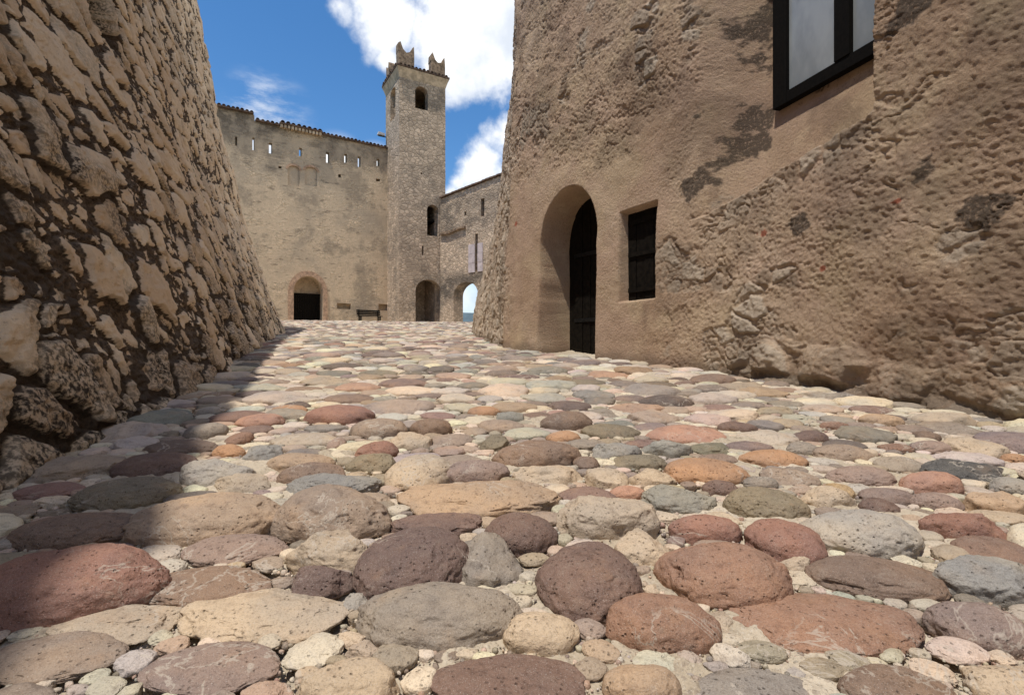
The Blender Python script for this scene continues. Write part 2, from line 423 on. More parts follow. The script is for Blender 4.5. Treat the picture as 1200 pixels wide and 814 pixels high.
# ------------------------------------------------------------------ right building
RB = np.array([(3.55, -3.2), (3.05, .75), (2.52, 2.52), (2.2, 3.6), (1.84, 4.74), (.99, 6.1), (.385, 7.0), (-.13, 7.86), (-.72, 10.9), (-1.14, 13.6), (-.2, 16.2), (3.0, 18.0), (9, 19)])
RU = np.array([(3.70, -3.2), (3.20, .80), (2.66, 2.57), (2.33, 3.67), (1.98, 4.84), (1.12, 6.2), (.50, 7.1), (.09, 7.95), (.14, 10.9), (.20, 13.6), (1.0, 15.6), (3.4, 17.3), (9, 18.3)])
R_TOP = 12.0
def build_right():
    seg = np.r_[0, np.cumsum(np.hypot(*np.diff(RB, axis=0).T))]
    # dense sampling of both polylines with the same parameter
    n = 3200
    s0 = np.linspace(0, seg[-1], n); ds = s0[1]
    def samp(C):
        Q = np.stack([np.interp(s0, seg, C[:, i]) for i in (0, 1)], 1)
        def sm(w_m):
            w = int(w_m / ds) | 1; k = np.hanning(w + 2)[1:-1]; k /= k.sum()
            return np.stack([np.convolve(np.pad(Q[:, i], w // 2, mode='reflect', reflect_type='odd'), k, 'valid') for i in (0, 1)], 1)
        A, B = sm(1.0), sm(.10)
        sc = seg[7]
        w = np.exp(-((s0 - sc) / .75) ** 4)[:, None]
        return A * (1 - w) + B * w
    G, U = samp(RB), samp(RU)
    ss = [0.0]
    while ss[-1] < seg[-1]:
        s = ss[-1]
        st = .05 if s < seg[1] else (.0105 if s < seg[6] else (.013 if s < seg[7] + .2 else (.026 if s < seg[9] + 1 else .15)))
        if s < seg[1] + .9 and s >= seg[1]: st = .016
        ss.append(s + st)
    ss = np.array(ss); nc = len(ss)
    f2 = lambda C: np.stack([np.interp(ss, s0, C[:, i]) for i in (0, 1)], 1)
    g, uu = f2(G), f2(U)
    T = np.gradient(G, axis=0); w = 25; k = np.ones(w) / w
    T = np.stack([np.convolve(np.pad(T[:, i], w // 2, mode='edge'), k, 'valid') for i in (0, 1)], 1)
    T = np.stack([np.interp(ss, s0, T[:, i]) for i in (0, 1)], 1); T /= np.hypot(T[:, 0], T[:, 1])[:, None]
    nin = np.stack([T[:, 1], -T[:, 0]], 1)           # into the building
    px = 600 + F * G[:, 0] / np.maximum(G[:, 1], .05)
    front = (s0 > seg[1]) & (s0 < seg[8])
    Tn = np.stack([np.convolve(np.pad(np.gradient(G[:, i]), 12, mode='edge'), np.ones(25) / 25, 'valid') for i in (0, 1)], 1); Tn /= np.hypot(Tn[:, 0], Tn[:, 1])[:, None]
    Nn = np.stack([Tn[:, 1], -Tn[:, 0]], 1)
    def s_at(p, dep=0.0, h=1.0):
        wq = np.interp(h, [0, .83, 2.6, 4.3, 5.6, 8, 14], [0, .13, .46, .71, .88, 1, 1])
        C = G * (1 - wq) + U * wq + Nn * dep
        pp = 600 + F * C[:, 0] / np.maximum(C[:, 1], .05)
        return float(np.interp(-p, -pp[front], s0[front]))
    NR = 500
    d = np.clip(g[:, 1], 2.2, 40)
    Hv = np.minimum(1.0 + .76 * d, R_TOP - .5)
    tt = np.linspace(0, 1, NR - 10)
    h = np.concatenate([-.25 + (Hv[None, :] + .25) * tt[:, None], Hv[None, :] + (R_TOP - Hv)[None, :] * np.linspace(.1, 1, 10)[:, None]], 0)
    gb = gz(g[:, 0], g[:, 1])
    z = h + gb[None, :]
    s = np.broadcast_to(ss[None, :], h.shape).ravel(); hh = h.ravel(); zz = z.ravel()
    q = np.stack([s, zz, np.zeros_like(s)], 1)
    PXs = np.tile(np.interp(ss, s0, px), NR)
    # ---- masks
    n_lo = fbm(q * .9, 4, 3); n_md = fbm(q * 3.1, 4, 13)
    dfr = 3.28
    yg = np.tile(g[:, 1], NR)
    zled = 1.55 - (yg - 3.28) * .20 + .03 * n_md
    exposed = sstep(.10, .24, n_lo * .7 + n_md * .45 + .55 * sstep(seg[4] - .2, seg[3] - .2, s) * sstep(1.35, .2, zz) - .22)
    strip = sstep(.30, .05, np.abs(zz - (zled - .22)) ) * sstep(s_at(1035), s_at(990), s) * sstep(s_at(830), s_at(850), s)
    strip = np.exp(-((zz - zled + .10) / .13) ** 2) * sstep(s_at(1040), s_at(1000), s) * sstep(s_at(815), s_at(850), s)
    exposed = np.maximum(exposed, strip * .9)
    foot = sstep(.42, .12, hh + .12 * n_md) * sstep(seg[4] + .6, seg[3], s)
    exposed = np.maximum(exposed, foot * .85)
    butt = sstep(seg[7] - .03, seg[7] + .12, s + .06 * n_md) * sstep(6.6, 4.6, hh + .6 * n_lo)
    exposed = np.maximum(exposed, butt)
    # smoothed plaster round the doorway and the small window
    smth = sstep(s_at(570), s_at(596), s) * 0
    s_d0, s_d1 = s_at(697), s_at(633)
    near_door = np.exp(-np.maximum(0, np.maximum(np.maximum(s_d0 - .75 - s, s - s_d1 - .62), zz - 1.95 - .35 * n_md)) ** 2 / .09)
    exposed = exposed * np.where(s < seg[7], 1 - .85 * near_door, 1)
    # ---- relief
    wu = s + .07 * fbm(q * 4, 3, 23); wv = zz + .07 * fbm(q * 4, 3, 33)
    _, e1, i1, ru, rv = voro2(wu / .23, wv / .17, 43)
    _, e2, i2, _, _ = voro2(wu / .105, wv / .085, 53)
    pick = i1 > .45
    sh = np.where(pick, sstep(.04, .22, e1) * (.4 + .9 * ((i1 * 31.7) % 1)), .45 * sstep(.05, .28, e2) * (.3 + (i2 * 31.7) % 1))
    stone_d = .021 * sh + .012 * sh * (ru * ((i1 * 13.7) % 1 - .5) * 2 + rv * ((i1 * 71.7) % 1 - .5) * 2)
    # large blocks at the foot on the near side
    _, eF, iF, _, _ = voro2((s + .1 * n_md) / .42, (hh + .06 * n_md) / .30, 63)
    stone_d = np.where(foot > .5, .05 * sstep(.03, .35, eF) * (.5 + (iF * 11.3) % 1), stone_d)
    _, eb, ib, _, _ = voro2(s / .055 + .6 * n_md, zz / .055, 83)
    pop_m = sstep(-.35, .25, fbm(q * 1.3, 3, 87) + .55 * sstep(1.6, 2.4, zz) - .25 * near_door) * (1 - .9 * near_door)
    ridged = 1 - np.abs(fbm(q * np.array([7.5, 6, 1]), 4, 57))
    pop = .004 * sstep(.0, .5, eb) * ((ib * 7.3) % 1) + .012 * (ridged - .7) * sstep(-.2, .5, fbm(q * 1.9, 3, 187)) * sstep(s_at(930), s_at(860), s) + .0035 * fbm(q * 62, 2, 197)
    plast = .007 * fbm(q * 5, 5, 7) + .0045 * fbm(q * 44, 3, 17) * (1 - .6 * near_door) + .035 * n_lo * (1 - .6 * near_door)
    disp = plast + pop * pop_m * (1 - exposed) + exposed * (stone_d - .018 + .006 * fbm(q * 42, 3, 71))
    hole = sstep(.55, .75, fbm(q * 2.6, 3, 123)) * .018
    crack = sstep(.10, .0, np.abs(fbm((q + .15 * np.stack([n_md, n_md, n_md], 1)) * np.array([1.6, 3.4, 1]), 5, 211))) * sstep(.0, .4, fbm(q * 1.1, 3, 215))
    disp = disp - .012 * crack * (1 - near_door) - .3 * hole * (1 - near_door)
    disp -= .16 * butt * 0
    disp *= np.where(butt > .3, 1.25, 1)
    # ---- recess of the large window with its sloping ledge
    sj = s_at(1021, 0, 2.3); rs = sstep(sj - .01, sj + .035, s) * sstep(s_at(911, .485, 2.4) + .52, s_at(911, .485, 2.4) + .05, s)
    lip = sstep(zled - .012, zled + .03, zz)
    lint = sstep(4.30, 4.25, zz)
    rec = rs * lip * lint * (.36 + .14 * np.clip((zz - zled) / (2.19 - zled), 0, 1))
    disp = disp * (1 - .85 * rs * lip * lint) - rec
    # ---- doorway and small window
    cs, hw = (s_d0 + s_d1) / 2, (s_d1 - s_d0) / 2
    ds_ = s - cs; spring, rise = 1.38, .66
    top = np.clip(zz - spring, 0, None)
    rr = np.sqrt((ds_ / hw) ** 2 + (top / rise) ** 2)
    sd = np.where(zz > spring, (rr - 1) * hw, np.abs(ds_) - hw) + .010 * n_md
    ins = sstep(.03, -.035, sd)
    DEPTH = .56
    disp = disp * (1 - .75 * ins) - DEPTH * ins
    sw0, sw1 = s_at(767), s_at(726)
    sdw = np.maximum(np.abs(s - (sw0 + sw1) / 2) - (sw1 - sw0) / 2, np.abs(zz - 1.02) - .50) + .006 * n_md
    inw = sstep(.022, -.022, sdw)
    disp = disp * (1 - .8 * inw) - .17 * inw
    exposed = exposed * (1 - ins) * (1 - inw)
    # ---- shape
    wz = np.interp(hh, [0, .83, 2.6, 4.3, 5.6, 8, 14], [0, .13, .46, .71, .88, 1, 1])
    bx = np.tile(g[:, 0], NR) * (1 - wz) + np.tile(uu[:, 0], NR) * wz
    by = np.tile(g[:, 1], NR) * (1 - wz) + np.tile(uu[:, 1], NR) * wz
    NX, NY = np.tile(nin[:, 0], NR), np.tile(nin[:, 1], NR)
    V = np.stack([bx - NX * disp, by - NY * disp, zz], 1)
    # ---- dark lichen, darker wall foot, bricks
    def blob(pxc, pyc, r, ph):
        sc = s_at(pxc); yy = float(np.interp(sc, s0, G[:, 1])); zc = (HY - pyc) / F * yy
        return sstep(1.0, .62, 1.0 * np.sqrt(((s - sc) / (r * 1.05)) ** 2 + ((zz - zc) / (r * .95)) ** 2) + 1.05 * fbm(q * 9 + ph * 3.1, 6, ph, .62))
    lich_shade = 0
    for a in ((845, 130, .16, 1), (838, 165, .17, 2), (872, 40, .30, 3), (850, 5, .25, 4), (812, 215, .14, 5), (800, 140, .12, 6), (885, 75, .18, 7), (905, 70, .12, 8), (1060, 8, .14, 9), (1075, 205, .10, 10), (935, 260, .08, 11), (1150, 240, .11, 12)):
        lich_shade = np.maximum(lich_shade, blob(*a) * .85)
    lich_shade = np.maximum(lich_shade, .30 * sstep(.15, .55, fbm(q * 2.2, 4, 131)) * (1 - near_door))
    lich_shade = np.maximum(lich_shade, .55 * sstep(.16, .0, hh + .05 * n_md))  # darker towards the foot of the wall
    red = 0
    for a in ((891, 273, .045, 21), (962, 314, .03, 22), (602, 262, .05, 23), (1047, 235, .03, 24)):
        red = np.maximum(red, .8 * sstep(1.0, .6, np.hypot((s - s_at(a[0])) / a[2], (zz - (HY - a[1]) / F * float(np.interp(s_at(a[0]), s0, G[:, 1]))) / (a[2] * .7)) + .7 * fbm(q * 30, 3, a[3])))
    tone = np.where(pick, (i1 * 17.7) % 1, (i2 * 17.7) % 1)
    tone = np.where(butt > .4, np.clip(tone * .7 + .45, 0, 1.2), tone)
    stone = exposed * np.where(pick, sstep(.0, .18, e1), .7 * sstep(.0, .2, e2))
    Q = grid_quads(NR, nc)[:, ::-1]
    root = empty('castle_house', (1.0, 7.0, float(gz(1, 7))))
    off = np.array(root.location)
    me = arr_mesh('wall', V - off, Q, True, {'stone': stone, 'tone': tone, 'lichen_shade': lich_shade, 'brick': red, 'smoothed': near_door})
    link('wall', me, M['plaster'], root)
    tag(root, 'tall rounded house of rough brown plaster with arched doorway, windows and flared rubble foot', 'house')
    # ---- roof slab so that the house is closed above
    P3 = lambda sv, zv, dep: (lambda i: (float(np.interp(sv, ss, bxr(zv)[:, 0]) + np.interp(sv, ss, nin[:, 0]) * dep), float(np.interp(sv, ss, bxr(zv)[:, 1]) + np.interp(sv, ss, nin[:, 1]) * dep), zv))(0)
    def bxr(zv):
        wv_ = np.interp(zv - gb, [0, .83, 2.6, 4.3, 5.6, 8, 14], [0, .13, .46, .71, .88, 1, 1])[:, None]
        return g * (1 - wv_) + uu * wv_
    loop = [Vector(P3(float(sv), R_TOP - .3, .15)) - Vector(off) for sv in np.linspace(.2, ss[-1] - .2, 40)]
    loop += [Vector((14, 17, R_TOP - .3)) - Vector(off), Vector((14, -3, R_TOP - .3)) - Vector(off)]
    mb = MB(); mb.prism(loop, (0, 0, .25)); mb.build('roof', M['tile'], root)
    # ---- door leaf of upright planks
    fr = lambda sv: np.array(P3(sv, 1.0, 0)[:2])
    def frame_axes(sa, sb, dep):
        A, B = np.array(P3(sa, 1.0, dep)[:2]), np.array(P3(sb, 1.0, dep)[:2])
        t = (B - A) / np.linalg.norm(B - A); n_ = np.array([t[1], -t[0]])
        if np.dot(n_, nin[np.searchsorted(ss, sa)]) < 0: n_ = -n_
        return A, B, t, n_
    A, B, t, n_ = frame_axes(s_d0, s_d1, DEPTH - .035)
    Wd = np.linalg.norm(B - A); mb = MB(); npk = 7
    for i in range(npk):
        a0, a1 = Wd * i / npk + .004, Wd * (i + 1) / npk - .004
        def topz(a):
            x = (a - Wd / 2) / (Wd / 2); return spring + rise * math.sqrt(max(0, 1 - x * x)) - .01
        zb = float(gz(*(A + t * a0))) - .05
        lp = [(a0, zb), (a1, zb)] + [(a0 + (a1 - a0) * kk / 5, topz(a0 + (a1 - a0) * kk / 5)) for kk in range(5, -1, -1)]
        th = .03 + .006 * ((i * 37) % 3)
        lp3 = [(A[0] + t[0] * a - n_[0] * th - off[0], A[1] + t[1] * a - n_[1] * th - off[1], zv - off[2]) for a, zv in lp]
        mb.prism(lp3, (n_[0] * th, n_[1] * th, 0))
    door = mb.build('door', M['wood'], root)
    for zv in (.35, 1.25):
        mb = MB(); o = A + t * .06 - n_ * .05
        mb.box((o[0] - off[0], o[1] - off[1], zv - off[2]), (t[0] * (Wd - .2), t[1] * (Wd - .2), 0), (n_[0] * .02, n_[1] * .02, 0), (0, 0, .05)); mb.build('hinge_strap', M['iron'], door)
    # ---- small window: dark shutter of boards in a frame
    A, B, t, n_ = frame_axes(sw0, sw1, .15)
    Ww = np.linalg.norm(B - A); mb = MB()
    def bx(a, z0, w_, h_, d0, d1):
        o = A + t * a + n_ * d0
        return ((o[0] - off[0], o[1] - off[1], z0 - off[2]), (t[0] * w_, t[1] * w_, 0), (n_[0] * (d1 - d0), n_[1] * (d1 - d0), 0), (0, 0, h_))
    for i in range(4): mb.box(*bx(Ww * i / 4 + .003, .525, Ww / 4 - .006, .99, -.02 - .005 * (i % 2), .01))
    sh_ = mb.build('shutter', M['wood'], root)
    for z0 in (.62, 1.02, 1.38):
        mb = MB(); mb.box(*bx(.02, z0, Ww - .04, .05, -.042, -.024)); mb.build('batten', M['wood'], sh_)
    # ---- large window: dark frame with two panes
    sa, sb = s_at(1046, .50, 2.4), s_at(911, .485, 2.4)
    A, B, t, n_ = frame_axes(sa, sb, .50)
    Wl = np.linalg.norm(B - A); z0, z1 = 2.16, 4.22
    wf = MB()
    wf.box(*bx(Wl - .15, z0, .15, z1 - z0, -.045, .03)); wf.box(*bx(-.3, z0, .085, z1 - z0, -.045, .03))
    wf.box(*bx(-.213, z0, Wl + .061, .10, -.043, .03)); wf.box(*bx(-.213, z1 - .1, Wl + .061, .10, -.043, .03))
    mull = Wl * .33
    wf.box(*bx(mull - .06, z0 + .102, .13, z1 - z0 - .204, -.050, .03))
    wo = wf.build('window_frame', M['frame'], root, .004)
    for (a, w_) in ((-.21, mull + .146), (mull + .072, Wl - .15 - mull - .074)):
        mb = MB(); mb.box(*bx(a, z0 + .104, w_, z1 - z0 - .208, -.010, .0)); mb.build('pane', M['glass'], wo)
    return root, G, (s_at, s0)
house, RG, _sa = build_right()
print('right building', time.time() - T0)

# ------------------------------------------------------------------ pavement bed
def build_ground():
    ys = [-9.0]
    while ys[-1] < 30.0:
        y = ys[-1]
        ys.append(y + (.5 if y < -2 else .06 if y < .45 else max(.0085, .008 * y)))
    ys = np.array(ys + [31, 33, 36, 40, 45, 50])
    NC = 620
    tq = np.linspace(-1, 1, NC); uq = np.sign(tq) * (.55 * np.abs(tq) + .45 * np.abs(tq) ** 3)
    W = np.interp(ys, [-9, 0, 1, 5, 30, 50], [9, 3.4, 3.6, 7, 26, 30])
    X = uq[None, :] * W[:, None] + np.interp(ys, [-9, 5, 30, 50], [1, 0, -3, -3])[:, None]; Y = np.broadcast_to(ys[:, None], X.shape)
    q = np.stack([X.ravel(), Y.ravel(), np.zeros(X.size)], 1)
    Z = gz(q[:, 0], q[:, 1]) + (.016 * fbm(q * 2.2, 3, 5) + .011 * fbm(q * 11, 4, 8) + .004 * fbm(q * 45, 3, 9)) * sstep(24, 8, q[:, 1]) - .016 + .010 * sstep(1.0, 4, q[:, 1])
    V = np.stack([q[:, 0], q[:, 1], Z], 1)
    me = arr_mesh('pavement', V, grid_quads(len(ys), NC), True)
    o = link('pavement', me, M['mortar']); tag(o, kind='structure')
    return o
build_ground()
# land round the castle, falling away to a plain that reaches the horizon, and far hills
def build_land():
    rs = [32, 45, 70, 120, 250, 600, 1500, 4000, 9000]; zs = [1.25, -2, -14, -40, -70, -95, -110, -115, -118]
    n = 96; V = []; 
    for r, z in zip(rs, zs):
        for k in range(n):
            a = 2 * math.pi * k / n; V.append((r * math.cos(a), 24 + r * math.sin(a), z + (3 * math.sin(a * 5 + r) if r > 60 else 0)))
    Q = [(j * n + k, j * n + (k + 1) % n, (j + 1) * n + (k + 1) % n, (j + 1) * n + k) for j in range(len(rs) - 1) for k in range(n)]
    tag(link('terrain', arr_mesh('terrain', V, Q, True), M['terrain']), kind='structure')
    V = []; n = 240; rows = [(4200, -120, 0), (4600, 60, .5), (5000, 330, .6), (5600, 280, .5), (6400, -120, 0)]
    for r, z, w in rows:
        for k in range(n):
            a = 2 * math.pi * k / n
            hh = 90 * math.sin(a * 3 + 1) + 55 * math.sin(a * 7 + 2) + 30 * math.sin(a * 17) + 12 * math.sin(a * 41)
            V.append((r * math.cos(a), r * math.sin(a), z + w * hh))
    Q = [(j * n + k, j * n + (k + 1) % n, (j + 1) * n + (k + 1) % n, (j + 1) * n + k) for j in range(len(rows) - 1) for k in range(n)]
    tag(link('hills', arr_mesh('hills', V, Q, True), M['hill']), kind='structure')
build_land()
print('ground', time.time() - T0)

# ------------------------------------------------------------------ cobblestones
PAL = dict(maroon=(122, 98, 88), red=(152, 110, 94), rust=(158, 120, 96), orange=(184, 140, 100), tan=(180, 154, 124), taupe=(156, 138, 120), grey=(150, 142, 130),
           bluegrey=(148, 148, 142), slate=(88, 90, 90), cream=(212, 194, 166), palegrey=(194, 188, 174), olive=(136, 126, 102), teal=(152, 152, 140), mauve=(150, 130, 120),
           brown=(136, 113, 95), ochre=(206, 174, 122), salmon=(184, 138, 114))
CNAME = dict(maroon='maroon', red='red', rust='rust coloured', orange='orange', tan='tan', taupe='taupe', grey='grey', bluegrey='blue grey', slate='dark slate', cream='cream',
             palegrey='pale grey', olive='olive', teal='greenish grey', mauve='mauve', brown='brown', ochre='yellow ochre', salmon='salmon pink')
# outline in the photograph (left, right, top, bottom), colour, angular?, yaw, phrase that names it among its neighbours
TR = [
 (-40, 190, 638, 738, 'red', 0, 12, 'huge dark red cobble'), (17, 167, 597, 643, 'brown', 0, 8, 'dark brown shaded cobble'), (88, 208, 556, 598, 'olive', 0, 8, 'olive shaded cobble'),
 (148, 333, 575, 640, 'tan', 0, 0, 'large sandy tan cobble'), (217, 338, 623, 660, 'mauve', 0, 0, 'mauve brown oval cobble'), (170, 323, 660, 708, 'brown', 0, 0, 'flat ochre brown cobble'),
 (60, 212, 703, 752, 'cream', 2, 0, 'broad cream slab'), (208, 417, 690, 752, 'cream', 2, 0, 'longest cream block'), (333, 448, 617, 670, 'cream', 2, 0, 'jagged cream limestone'),
 (335, 413, 663, 697, 'maroon', 2, 0, 'dark maroon wedge'), (320, 465, 566, 634, 'taupe', 0, -8, 'big taupe boulder'), (332, 447, 551, 582, 'bluegrey', 1, 0, 'blue grey slab'),
 (413, 554, 617, 702, 'maroon', 0, 38, 'tilted maroon cobble'), (513, 616, 625, 688, 'grey', 2, 0, 'angular grey block'), (415, 617, 680, 762, 'grey', 0, 0, 'big grey oval cobble'),
 (588, 680, 713, 765, 'cream', 0, 0, 'rounded cream cobble'), (456, 567, 598, 627, 'maroon', 1, 6, 'flat dark red stone'), (567, 655, 597, 645, 'maroon', 0, -18, 'cracked maroon cobble'),
 (463, 662, 560, 606, 'tan', 1, -4, 'very long tan olive cobble'), (648, 773, 580, 630, 'cream', 1, -4, 'pitted cream cobble'), (625, 755, 630, 728, 'maroon', 0, -15, 'big domed maroon cobble'),
 (717, 787, 615, 660, 'cream', 2, 0, 'pinkish cream block'), (707, 843, 692, 765, 'rust', 0, 0, 'low rust cobble'), (768, 925, 632, 714, 'rust', 0, -10, 'big rust orange cobble'),
 (783, 870, 599, 634, 'red', 0, -5, 'dark red oval cobble'), (748, 842, 567, 600, 'teal', 1, 0, 'greenish grey cobble'), (823, 865, 560, 579, 'maroon', 0, 0, None),
 (848, 948, 569, 609, 'olive', 0, 0, 'olive oval cobble'), (875, 965, 606, 658, 'red', 0, -35, 'slanted red brown cobble'), (937, 1080, 592, 653, 'palegrey', 0, -5, 'large pale grey cobble'),
 (945, 1103, 647, 703, 'brown', 0, -10, 'large brown oval cobble'), (855, 1080, 690, 768, 'rust', 0, 0, 'widest banded rust cobble'), (1093, 1198, 700, 762, 'mauve', 0, -10, 'mauve corner cobble'),
 (1093, 1225, 648, 706, 'bluegrey', 1, -5, 'sunken blue grey stone'), (1082, 1172, 597, 633, 'red', 1, -5, 'pink granite cobble'), (1008, 1070, 569, 590, 'mauve', 0, -10, None), (1008, 1052, 582, 601, 'maroon', 0, -15, None),
 (1067, 1125, 575, 596, 'mauve', 0, -10, None), (1057, 1128, 550, 578, 'salmon', 0, -5, 'salmon oval cobble'), (1080, 1173, 537, 563, 'slate', 1, -5, 'dark slate cobble'), (1025, 1085, 533, 552, 'grey', 0, 0, None),
 (968, 1045, 543, 569, 'mauve', 0, 0, 'broad mauve cobble'), (1132, 1205, 572, 601, 'tan', 1, 0, 'lumpy tan cobble'), (1160, 1215, 557, 578, 'bluegrey', 0, 0, None), (865, 946, 524, 547, 'orange', 0, 0, 'flat orange tan cobble'),
 (953, 1023, 519, 540, 'taupe', 0, 0, None), (921, 960, 516, 531, 'grey', 0, 0, None), (929, 971, 503, 517, 'maroon', 0, 0, None), (1065, 1120, 515, 529, 'mauve', 0, 0, None), (1030, 1070, 518, 528, 'rust', 0, 0, None),
 (1072, 1100, 503, 515, 'brown', 0, 0, None), (1107, 1170, 508, 536, 'cream', 2, 0, 'ragged cream cobble'), (1173, 1206, 529, 542, 'orange', 0, 0, 'bright orange cobble'), (1073, 1137, 480, 498, 'cream', 1, 0, 'cream slab at the house foot'),
 (1008, 1057, 483, 497, 'tan', 0, 0, None), (960, 995, 492, 502, 'rust', 0, 0, None), (968, 998, 563, 581, 'ochre', 1, 0, 'yellow ochre cobble'), (890, 960, 545, 569, 'taupe', 1, 0, None), (776, 880, 535, 566, 'orange', 0, -5, 'long orange cobble'),
 (870, 913, 556, 571, 'grey', 0, 0, None), (756, 849, 497, 520, 'salmon', 0, 0, 'long pink brown cobble'), (840, 888, 492, 506, 'maroon', 0, 0, None), (749, 812, 513, 534, 'teal', 1, 0, None), (693, 753, 517, 536, 'bluegrey', 1, 0, 'rippled blue grey cobble'),
 (717, 784, 531, 549, 'olive', 1, 0, 'mossy green cobble'), (680, 752, 496, 512, 'olive', 0, 0, None), (671, 703, 533, 549, 'brown', 0, 0, None), (575, 683, 513, 547, 'brown', 0, 3, 'large brown cobble'), (451, 535, 531, 572, 'cream', 0, 10, 'smooth cream egg cobble'),
 (517, 599, 537, 565, 'mauve', 0, 5, 'purple grey cobble'), (599, 687, 541, 566, 'cream', 2, 0, 'knobbly cream cobble'), (404, 465, 528, 552, 'olive', 1, 0, None), (416, 468, 515, 536, 'red', 0, 0, 'red brown hump'), (480, 531, 488, 508, 'brown', 0, 0, 'domed brown cobble'),
 (408, 479, 489, 512, 'taupe', 0, 0, None), (632, 696, 481, 503, 'brown', 0, 0, 'dark brown hump'), (356, 439, 473, 496, 'red', 0, 0, 'long red cobble'), (444, 508, 504, 526, 'cream', 2, 0, None), (547, 587, 475, 486, 'orange', 0, 0, None),
 (580, 615, 481, 493, 'teal', 0, 0, None), (559, 601, 509, 527, 'olive', 2, 0, None), (639, 681, 504, 517, 'orange', 0, 0, None), (324, 408, 541, 568, 'brown', 0, 0, 'brown loaf cobble'), (312, 392, 528, 553, 'tan', 0, 4, None),
 (210, 297, 536, 570, 'palegrey', 1, 0, 'half shaded pale cobble'), (244, 321, 552, 578, 'cream', 2, 0, 'holed cream limestone'), (287, 332, 519, 541, 'bluegrey', 1, 0, 'streaky blue grey cobble'), (267, 295, 505, 521, 'rust', 0, 0, 'orange red knob'),
 (248, 288, 519, 534, 'orange', 0, 0, None), (313, 404, 505, 522, 'cream', 1, 0, 'flat cream slab'), (276, 335, 483, 500, 'salmon', 0, 0, None), (319, 361, 473, 483, 'orange', 0, 0, None), (356, 409, 495, 505, 'grey', 1, 0, None),
 (217, 265, 493, 513, 'grey', 0, 0, None), (171, 255, 513, 532, 'brown', 0, 0, 'brown cobble in wall shade'), (131, 233, 529, 560, 'maroon', 0, 0, 'maroon cobble in wall shade'), (231, 260, 475, 485, 'palegrey', 0, 0, None),
 (384, 405, 511, 525, 'mauve', 0, 0, None), (713, 757, 567, 583, 'salmon', 0, 0, None), (685, 737, 544, 572, 'cream', 1, 0, None), (736, 793, 547, 568, 'cream', 1, 0, None), (937, 1003, 567, 594, 'cream', 1, 0, None),
 (753, 775, 680, 699, 'cream', 2, 0, None), (828, 862, 713, 740, 'cream', 2, 0, None), (908, 952, 648, 668, 'cream', 2, 0, None), (403, 432, 690, 714, 'palegrey', 2, 0, None), (535, 566, 621, 636, 'cream', 2, 0, None),
 (1135, 1205, 597, 612, 'cream', 1, 0, None), (0, 30, 622, 645, 'palegrey', 1, 0, None),
 # below the lower edge of the picture part of the photograph the paving goes on
 (-20, 150, 748, 800, 'taupe', 0, 0, 'taupe cobble at the near edge'), (165, 330, 758, 815, 'mauve', 0, 0, 'mauve cobble at the near edge'), (345, 470, 768, 830, 'cream', 1, 0, 'cream cobble at the near edge'), (500, 690, 772, 840, 'maroon', 0, 0, 'maroon cobble at the near edge'),
 (705, 800, 772, 830, 'tan', 0, 0, 'tan cobble at the near edge'), (815, 960, 778, 840, 'grey', 0, 0, 'grey cobble at the near edge'), (985, 1120, 775, 840, 'brown', 0, 0, 'brown cobble at the near edge'), (1130, 1260, 768, 830, 'cream', 1, 0, 'cream cobble in the near corner'),
]
def ico(n):
    bm = bmesh.new(); bmesh.ops.create_icosphere(bm, subdivisions=n, radius=1)
    v = np.array([p.co[:] for p in bm.verts]); f = np.array([[x.index for x in q.verts] for q in bm.faces]); bm.free(); return v, f
ICO = {k: ico(k) for k in (1, 2, 3, 4, 5, 6)}

def stone_verts(sub, seed, style, rough=1.0):
    """a unit stone: x, y in [-1,1], z up to 1; style 0 river cobble, 1 flatter worn block, 2 angular block"""
    rg = np.random.default_rng(seed); n = ICO[sub][0]
    p = n.copy()
    ex = .80 if style == 0 else .72
    p[:, 2] = np.sign(p[:, 2]) * np.abs(p[:, 2]) ** (.86 if style == 0 else .62)
    rxy = np.hypot(p[:, 0], p[:, 1]); th = np.arctan2(p[:, 1], p[:, 0])
    ol = 1 + sum((.075 if style == 0 else .10) / k ** .7 * rg.uniform(-1, 1) * np.cos(k * th + rg.uniform(0, 6.28)) for k in range(2, 6))
    p[:, 0] *= ol; p[:, 1] *= ol
    p[:, 2] *= 1 + .18 * (rg.uniform(-1, 1) * p[:, 0] + rg.uniform(-1, 1) * p[:, 1])
    off = rg.uniform(-50, 50, 3)
    if style:
        for k in range(9 if style == 2 else 5):
            a = rg.uniform(0, 6.28); el = rg.uniform(.1, 1.25) if style == 2 else rg.uniform(.5, 1.4)
            d = np.array([math.cos(a) * math.cos(el), math.sin(a) * math.cos(el), math.sin(el)])
            o = rg.uniform(.62, .85) if style == 2 else rg.uniform(.74, .92)
            e = np.maximum(0, p @ d - o + .05 * fbm(p * 2.5 + off, 3, seed % 97)); p -= e[:, None] * d * .92
    amp = (.060, .085, .11)[style] * rough
    nn = fbm(p * 1.6 + off, 3, seed % 83); p += n * (amp * nn)[:, None]
    if sub >= 3:
        p += n * ((.018, .030, .030)[style] * rough * fbm(p * 6 + off, 4, seed % 71))[:, None]
        dents = sstep(.42, .8, fbm(p * 3.2 + off, 3, seed % 61)); p -= n * (.05 * dents * (1 if style == 0 else .7))[:, None]
    if sub >= 5:
        p += n * (.010 * fbm(p * 20 + off, 3, seed % 51))[:, None]
    p[:, 0] -= (p[:, 0].max() + p[:, 0].min()) / 2; p[:, 1] -= (p[:, 1].max() + p[:, 1].min()) / 2
    p[:, 0] /= p[:, 0].max(); p[:, 1] /= p[:, 1].max(); p[:, 2] /= p[:, 2].max()
    return p

